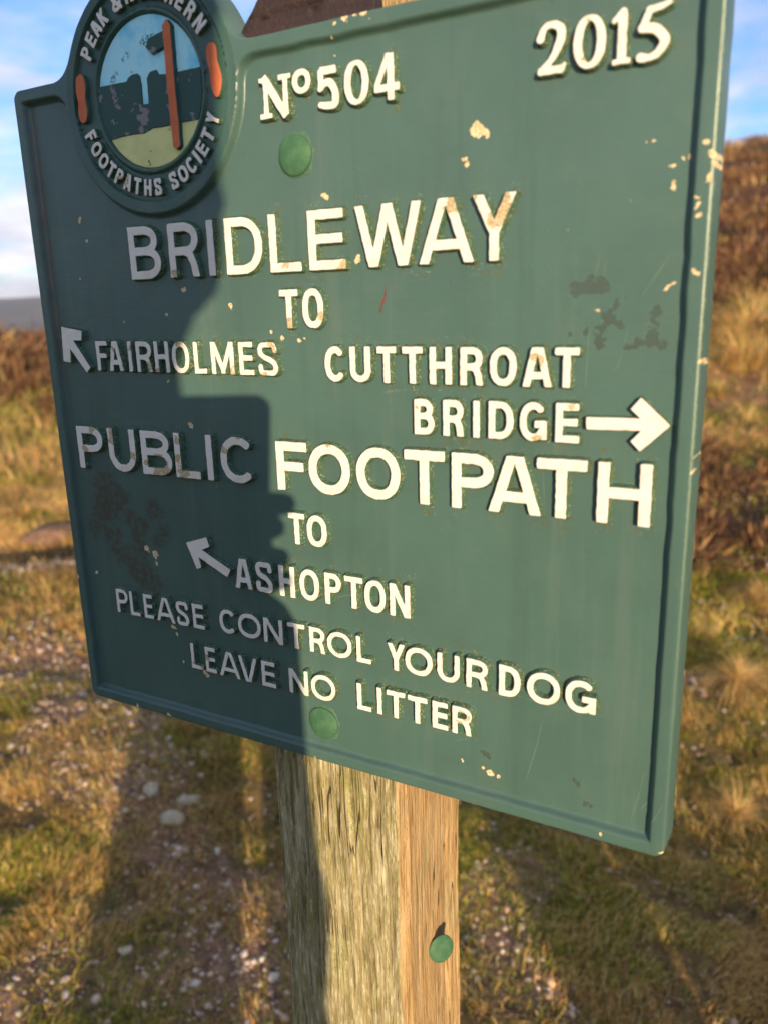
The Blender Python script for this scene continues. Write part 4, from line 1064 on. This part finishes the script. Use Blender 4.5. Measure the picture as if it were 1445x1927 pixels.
def heather():
    Vs, Fs, Cs, off = [], [], [], 0
    def clump(x, y, z, R, H, m, cbase):
        nonlocal off
        ph = rng.uniform(0, 6.283, m); rr = R*np.sqrt(rng.random(m)); 
        top = H*(1-(rr/R)**2*.75)
        z0 = z+top*rng.uniform(.1, .7, m)
        ln = H*rng.uniform(.3, .75, m)
        col = pick(cbase, m, .25)
        V, F, C = blades(x+rr*np.cos(ph), y+rr*np.sin(ph), z0, ln, ln*.11*rng.uniform(.5, 1.3, m), np.clip(rr/R*.9+rng.normal(.1, .3, m), 0, 1.5), ph+rng.normal(0, .6, m), col, 1)
        Vs.append(V); Fs.append(F+off); Cs.append(C); off += len(V)
    n = 1500; a = np.sqrt(rng.uniform(3.4**2, 13**2, n)); b = a*rng.uniform(-.68, .68, n)
    x, y = xy(a, b); he = zone(x, y)[3]; z = height(x, y); n1h = fbm(x*2.3, y*2.3, 3, 120)
    for i in np.nonzero(rng.random(n) < he)[0]:
        clump(x[i], y[i], z[i], rng.uniform(.10, .24), rng.uniform(.07, .15)+.16*n1h[i], 240 if a[i] < 7 else 130, RUSTS)
    n = 9000; a = np.sqrt(rng.uniform(10**2, 75**2, n)); b = a*rng.uniform(-.68, .68, n)
    x, y = xy(a, b); he = zone(x, y)[3]; z = height(x, y)
    for i in np.nonzero(rng.random(n) < he*.9+.05)[0]:
        pale = rng.random() < .07
        clump(x[i], y[i], z[i], rng.uniform(.3, .8)*(1+a[i]*.012), rng.uniform(.22, .45), 46, STRAWS if pale else RUSTS)
    me = np_mesh('heather', np.concatenate(Vs), np.concatenate(Fs), (TWIG,), smooth=False); set_col(me, 'tint', np.concatenate(Cs))
    tag(obj('heather', me), 'rusty brown winter heather covering the moor slope', 'heather', kind='stuff')
heather()

def stone_mat(name, c1, c2):
    m, t, bs = material(name); co = t.new('ShaderNodeTexCoord').outputs['Object']
    c = t.ramp(t.noise(co, 5, 8, .75), [(.38, c1), (.62, c2)])
    t.l.new(c, bs.inputs['Base Color']); bs.inputs['Roughness'].default_value = .85
    t.l.new(t.bump(t.noise(co, 9, 7, .7), .9, .006), bs.inputs['Normal']); return m
GRIT = stone_mat('gritstone', (.40, .32, .20), (.70, .60, .42)); GRITD = stone_mat('dark_gritstone', (.07, .04, .026), (.26, .145, .08))
ico = None
def ico_mesh(sub, seed, sq=(1, 1, .6), amp=.35):
    import bmesh
    bm = bmesh.new(); bmesh.ops.create_icosphere(bm, subdivisions=sub, radius=1)
    V = np.array([v.co[:] for v in bm.verts]); F = np.array([[v.index for v in f.verts] for f in bm.faces]); bm.free()
    d = 1+amp*(fbm(V[:, 0]*1.6+seed*7+V[:, 2], V[:, 1]*1.6+seed*3-V[:, 2]*.7, 3, seed)-.5)*2
    return V*d[:, None]*np.array(sq), F
def pebbles():
    V0, F0 = ico_mesh(1, 1, amp=.95); nv = len(V0)
    n = 60000; a = np.sqrt(rng.uniform(.95**2, 5.4**2, n)); b = a*rng.uniform(-.66, .66, n)
    x, y = xy(a, b); g, gr, st, he, n1, n2, n3 = zone(x, y)
    k = rng.random(n) < (g*.85+.16)*sstep(.25, .5, fbm(x*5, y*5, 3, 66))+.03
    x, y = x[k], y[k]; n = len(x); z = height(x, y)
    s = np.exp(rng.normal(math.log(.0036), .5, n))*(.8+.10*a[k]); s = np.clip(s, .002, .013)
    rot = rng.uniform(0, 6.283, n); c, q = np.cos(rot), np.sin(rot); st_ = rng.uniform(.7, 1.3, n)
    P = V0[None]*np.stack([s*st_, s, s*rng.uniform(.6, 1.2, n)], -1)[:, None]
    X = P[..., 0]*c[:, None]-P[..., 1]*q[:, None]+x[:, None]; Y = P[..., 0]*q[:, None]+P[..., 1]*c[:, None]+y[:, None]; Z = P[..., 2]+z[:, None]+s[:, None]*.2
    V = np.stack([X, Y, Z], -1).reshape(-1, 3); F = (F0[None]+(np.arange(n)*nv)[:, None, None]).reshape(-1, 3)
    cols = pick([(.58, .43, .31), (.64, .50, .38), (.40, .25, .15), (.56, .34, .21), (.32, .20, .13), (.70, .58, .46)], n, .15)
    m, t, bs = material('pebble_grit'); t.l.new(t.attr('tint').outputs['Color'], bs.inputs['Base Color']); bs.inputs['Roughness'].default_value = .8
    me = np_mesh('gravel', V, F, (m,)); set_col(me, 'tint', np.repeat(cols, nv, 0))
    tag(obj('gravel', me), 'small pale and pinkish gravel scattered over the worn ground', 'gravel', kind='stuff')
pebbles()
def litter():
    # dead stems and leaf crumbs lying on the soil
    n = 110000; a = np.sqrt(rng.uniform(.95**2, 4.5**2, n)); b = a*rng.uniform(-.66, .66, n); x, y = xy(a, b)
    k = rng.random(n) < sstep(.35, .6, fbm(x*4, y*4, 3, 88)); x, y = x[k], y[k]; n = len(x)
    V, F, C = blades(x, y, height(x, y)+.002, rng.uniform(.008, .035, n), rng.uniform(.0008, .0022, n), np.full(n, 1.45)+rng.normal(0, .1, n), rng.uniform(0, 6.28, n), pick([(.24, .12, .055), (.38, .23, .11), (.12, .06, .03), (.48, .27, .10), (.50, .36, .22), (.36, .15, .055), (.09, .045, .025)], n), 1, .1)
    me = np_mesh('plant_litter', V, F, (BLADE,), smooth=False); set_col(me, 'tint', C)
    tag(obj('plant_litter', me), 'dead brown stems and leaf crumbs lying over the soil', 'plant litter', kind='stuff')
litter()
def stone(px_ab, s, sq, rz, seed, mat, label, name='stone'):
    V, F = ico_mesh(3, seed, sq, .55); me = np_mesh(name, V, F, (mat,))
    x, y = xy(*px_ab); o = obj(name, me); o.location = (x, y, float(height(np.array([x]), np.array([y]))[0])+s*sq[2]*.25); o.scale = (s, s, s); o.rotation_euler = (0, 0, rz)
    tag(o, label, 'stone', 'stones lying on the moor ground'); return o
stone((2.08, -.722), .030, (1.25, .75, .55), 2.3, 3, GRIT, 'pale stone at the left end of the three pale stones in the shadow')
stone((2.06, -.607), .033, (.75, 1.15, .6), 2.4, 4, GRIT, 'pale rounded stone at the upper right of the three in the shadow')
stone((1.97, -.640), .030, (1.1, .9, .5), .4, 5, GRIT, 'mottled pale stone lowest of the three in the shadow')
stone((4.70, -2.05), .13, (1.5, .8, .5), .9, 6, GRITD, 'flat brown rock lying by the eroded track at the left')
stone((4.35, -2.2), .10, (1.3, .9, .4), 1.9, 8, GRITD, 'brown half buried rock below the flat one on the track')
stone((2.95, 1.385), .014, (1.3, 1, .7), 1.9, 9, GRIT, 'small pale stone among the grass right of the sign')

# ------------------------------------------------------------ the walkers whose shadows fall on the scene
SH = np.array([SUN.x, SUN.y]); SH = -SH/np.linalg.norm(SH)     # horizontal way the light travels
SR = np.array([SH[1], -SH[0]])                                   # to the right of it
def sunpt(al, lat, z): return Vector((CX+SH[0]*al+SR[0]*lat, CY+SH[1]*al+SR[1]*lat, z))
def cloth(name, c):
    m, t, bs = material(name); co = t.new('ShaderNodeTexCoord').outputs['Object']
    t.l.new(t.mix(t.step(t.noise(co, 30, 4, .6), .4, .65), c, tuple(k*.8 for k in c)), bs.inputs['Base Color'])
    bs.inputs['Roughness'].default_value = .85; t.l.new(t.bump(t.noise(co, 60, 4, .6), .3, .004), bs.inputs['Normal']); return m
SKIN = cloth('skin', (.50, .30, .22))
def skinned(name, verts, edges, radii, mats, root=0, parent=None, sub=2):
    me = bpy.data.meshes.new(name); me.from_pydata([tuple(v) for v in verts], edges, [])
    for m in mats: me.materials.append(m)
    o = bpy.data.objects.new(name, me); COL.objects.link(o)
    if parent: o.parent = parent
    sk = o.modifiers.new('skin', 'SKIN'); sk.use_smooth_shade = True
    for i, r in enumerate(radii):
        d = me.skin_vertices[0].data[i]; d.radius = (r, r) if not isinstance(r, tuple) else r; d.use_root = (i == root)
    s = o.modifiers.new('sub', 'SUBSURF'); s.levels = sub; s.render_levels = sub
    return o
def person(al, lat, label, jacket, trousers, legs, leg_r=.085, head=None, arms=None, shoulders=.19, hip=.95, top=1.46, group=None, torso_r=.15):
    """standing walker seen from behind by the sun; all coordinates along / across the light"""
    g = float(height(np.array([sunpt(al, lat, 0).x]), np.array([sunpt(al, lat, 0).y]))[0])
    P = []; E = []; Rr = []
    def add(p, r, to=None):
        P.append(p); Rr.append(r)
        if to is not None: E.append((to, len(P)-1))
        return len(P)-1
    hd = head or (al+.03, lat, top+.20)
    pel = add(sunpt(al, lat, hip), torso_r*1.0)
    wa = add(sunpt(al, lat, hip+.20), torso_r*.92, pel)
    chst = add(sunpt(al+.01, lat+(hd[1]-lat)*.4, top-.16), torso_r*1.02, wa)
    nk = add(sunpt((al+hd[0])/2, lat+(hd[1]-lat)*.85, top+.02), .062, chst)
    add(sunpt(hd[0]-.01, hd[1], hd[2]-.10), .058, nk)
    for (l2, a2) in legs:
        h = add(sunpt(al, lat+(l2-lat)*.7, hip-.10), leg_r*1.15, pel)
        k = add(sunpt(al+.02, l2, .52+g), leg_r*1.0, h)
        a = add(sunpt(al-.01+a2, l2, .10+g), leg_r*.92, k)
        add(sunpt(al-.06+a2, l2, .045+g), .045, a); 
    if arms is None:
        arms = [[(al, lat-shoulders, top-.10), (al+.02, lat-shoulders-.04, top-.40), (al+.08, lat-shoulders-.01, top-.62)], [(al, lat+shoulders, top-.10), (al+.02, lat+shoulders+.04, top-.40), (al+.08, lat+shoulders+.01, top-.62)]]
    for A in arms:
        p = chst
        for q, (x, y, z) in enumerate(A): p = add(sunpt(x, y, z), (.072, .058, .043, .036)[min(q, 3)], p)
    o = skinned('person', P, E, Rr, (jacket,))
    tag(o, label, 'person', group)
    # trousers below the waist share the body's surface as a second material is not possible through the skin modifier: boots are parts
    bmats = trousers
    for (l2, a2) in legs:
        toe = sunpt(al+.16+a2, l2, .04+g); heel = sunpt(al-.08+a2, l2, .05+g); mid = sunpt(al+.02+a2, l2, .06+g); an = sunpt(al-.03+a2, l2, .17+g)
        skinned('boot', [heel, mid, toe, an], [(0, 1), (1, 2), (0, 3)], [.048, .05, .042, .055], (trousers,), 0, o)
    # head: skull, jaw, nose and ears as one surface, with a hood or hat over it
    h0 = sunpt(*hd)
    f = Vector((SH[0], SH[1], 0)); rgt = Vector((SR[0], SR[1], 0)); up = Vector((0, 0, 1))
    hm = skinned('head', [h0+up*.02, h0-up*.05+f*.03, h0-up*.10+f*.055, h0+f*.06-up*.0, h0-f*.035+up*.015, h0+f*.105-up*.035],
                 [(0, 1), (1, 2), (0, 3), (0, 4), (3, 5)], [.078, .060, .038, .052, .070, .010], (SKIN,), 0, o)
    for s in (-1, 1):
        skinned('ear', [h0+rgt*.075*s-up*.0, h0+rgt*.085*s-up*.03], [(0, 1)], [.014, .010], (SKIN,), 0, o, 1)
    skinned('hood', [h0+up*.03-f*.01, h0+up*.055-f*.015, h0-up*.09-f*.045], [(0, 1), (0, 2)], [(.098, .098), (.088, .088), (.085, .085)], (jacket,), 0, o)
    return o
DKBLUE = cloth('navy_jacket', (.03, .04, .07)); DKGREY = cloth('charcoal_cloth', (.03, .03, .032)); REDC = cloth('maroon_jacket', (.16, .03, .03)); OLIVE = cloth('olive_trousers', (.06, .06, .035))
Z0 = 1.5
ph = person(-.46, -.185, 'walker in a navy hooded jacket photographing the sign with a phone', DKBLUE, DKGREY,
   [(-.190, 0), (.022, .05)], leg_r=.086, head=(-.36, -.101, Z0+.215), torso_r=.152, shoulders=.16, top=1.50, hip=1.0,
   arms=[[(-.44, -.36, Z0-.09), (-.36, -.40, Z0-.40), (-.18, -.20, Z0-.27), (-.07, -.075, Z0-.125)],
         [(-.42, -.065, Z0-.20), (-.32, -.022, Z0-.40), (-.16, -.018, Z0-.24), (-.045, -.012, Z0-.13)]])
person(-.75, -.33, 'unseen walker in a maroon jacket, added behind the photographer to widen the leg shadow', REDC, OLIVE, [(-.375, 0), (-.245, .1)], leg_r=.105, group=None, torso_r=.14, head=(-.72, -.32, Z0+.02), top=1.32, hip=.88)  # made-up walker, added so the leg shadows merge on the ground
person(-.35, .84, 'walker in charcoal waterproofs standing to the right of the photographer', DKGREY, DKGREY, [(.705, 0), (.985, .1)], leg_r=.15, torso_r=.19, shoulders=.22)

skinned('shoulder_shadow_filler', [sunpt(-.50, -.195, Z0+.20), sunpt(-.51, -.158, Z0+.115), sunpt(-.52, -.26, Z0+.07), sunpt(-.54, -.36, Z0+.03), sunpt(-.56, -.22, Z0-.12), sunpt(-.56, -.22, Z0-.36)],
        [(0, 1), (1, 2), (2, 3), (1, 4), (4, 5)], [(.10, .10), (.135, .135), (.15, .15), (.14, .14), (.17, .17), (.16, .16)], (OLIVE,), 1, ph)  # unseen bulk added to fill the shadow between head and shoulders

def loft(name, rings, mat, parent, seg=40):
    V = []; F = []
    for (al, lat, z, ra, rl) in rings:
        for k in range(seg):
            t = 2*math.pi*k/seg; V.append(tuple(sunpt(al+ra*math.cos(t), lat+rl*math.sin(t), z)))
    for i in range(len(rings)-1):
        for k in range(seg): F.append((i*seg+k, (i+1)*seg+k, (i+1)*seg+(k+1) % seg, i*seg+(k+1) % seg))
    F += [tuple(range(seg)), tuple(range(len(V)-1, len(V)-seg-1, -1))]
    return obj(name, np_mesh(name, V, F, (mat,)), parent)
# unseen loose hood, its outline shaped to cast the head and shoulder shadow
loft('hood', [(-.45, c, Z0+dz+.058, ra, r) for dz, c, r, ra in ((-.16, -.225, .165, .11), (-.10, -.222, .170, .13), (0, -.222, .171, .14), (.037, -.222, .169, .14), (.059, -.195, .148, .135), (.073, -.178, .139, .13),
     (.101, -.153, .124, .125), (.125, -.145, .121, .12), (.145, -.130, .119, .12), (.18, -.124, .112, .12), (.21, -.122, .106, .115), (.25, -.120, .096, .10), (.28, -.118, .078, .078), (.30, -.118, .038, .038))], DKBLUE, ph)
skinned('hip_shadow_filler', [sunpt(-.45, -.080, 1.20), sunpt(-.46, -.086, 1.06), sunpt(-.46, -.100, .88)], [(0, 1), (1, 2)], [(.10, .10), (.135, .135), (.12, .12)], (DKBLUE,), 1, ph)  # unseen bulk added at the hip to close the shadow's notch on the post

# phone, just behind the lens, and the hand round it
def build_phone():
    Fv = Vector((-.46569685, .84789841, -.25336678)); Rv = Vector((.87959592, .474935, -.02734541)); Uv = Rv.cross(Fv).normalized()*1.0
    Uv = Vector((-.09714662, .23559506, .96698371))
    c0 = Vector((CX, CY, Z0))-Fv*.010
    def P(r, u, d=0): return c0+Rv*r+Uv*u-Fv*d
    import bmesh
    def slabm(name, r0, r1, u0, u1, d0, d1, mat, parent=None, bev=.010):
        ring = []
        for cx_, cy_, a0 in ((r1-bev, u1-bev, 0), (r0+bev, u1-bev, 90), (r0+bev, u0+bev, 180), (r1-bev, u0+bev, 270)):
            for k in range(7):
                a_ = math.radians(a0+15*k); ring.append((cx_+bev*math.cos(a_), cy_+bev*math.sin(a_)))
        n = len(ring); V = [tuple(P(r, u, d)) for d in (d0, d1) for r, u in ring]
        F = [tuple(range(n)), tuple(range(2*n-1, n-1, -1))]+[(k, k+n, (k+1) % n+n, (k+1) % n) for k in range(n)]
        me = np_mesh(name, V, F, (mat,), smooth=False)
        return obj(name, me, parent)
    black = cloth('phone_black', (.02, .02, .02))
    ph_ = slabm('phone', -.060, .0135, -.094, .0145, .002, .010, black, None, .010)
    tag(ph_, 'black phone held up in the photographer\'s hand to take the picture', 'phone')
    m, t, bs = material('screen_glass'); bs.inputs['Base Color'].default_value = (.05, .07, .08, 1); bs.inputs['Roughness'].default_value = .1
    slabm('screen', -.058, .0115, -.092, .0125, .0101, .0108, m, ph_, .009)
    # fingers wrap the right edge, thumb along it
    for k, (u, l) in enumerate(((-.066, 1.05), (-.083, .45), (-.108, .85), (-.124, .95))):
        pts = [P(-.004, u-.012, .030), P(.022, u, .020), P(.025*l, u+.003, .002), P(.010, u+.006, -.0055)]
        skinned('finger', pts, [(0, 1), (1, 2), (2, 3)], [.010, .0095, .0085, .007], (SKIN,), 0, ph, 1)
    skinned('thumb', [P(-.005, -.135, .035), P(.012, -.105, .026), P(.004, -.075, .018)], [(0, 1), (1, 2)], [.013, .011, .009], (SKIN,), 0, ph, 1)
    skinned('palm', [P(-.012, -.150, .040), P(-.010, -.120, .034), P(-.030, -.085, .028)], [(0, 1), (1, 2)], [.030, .036, .026], (SKIN,), 0, ph, 1)
    skinned('cuff', [P(-.020, -.19, .05), P(-.012, -.150, .042)], [(0, 1)], [.036, .030], (DKBLUE,), 0, ph, 1)
build_phone()
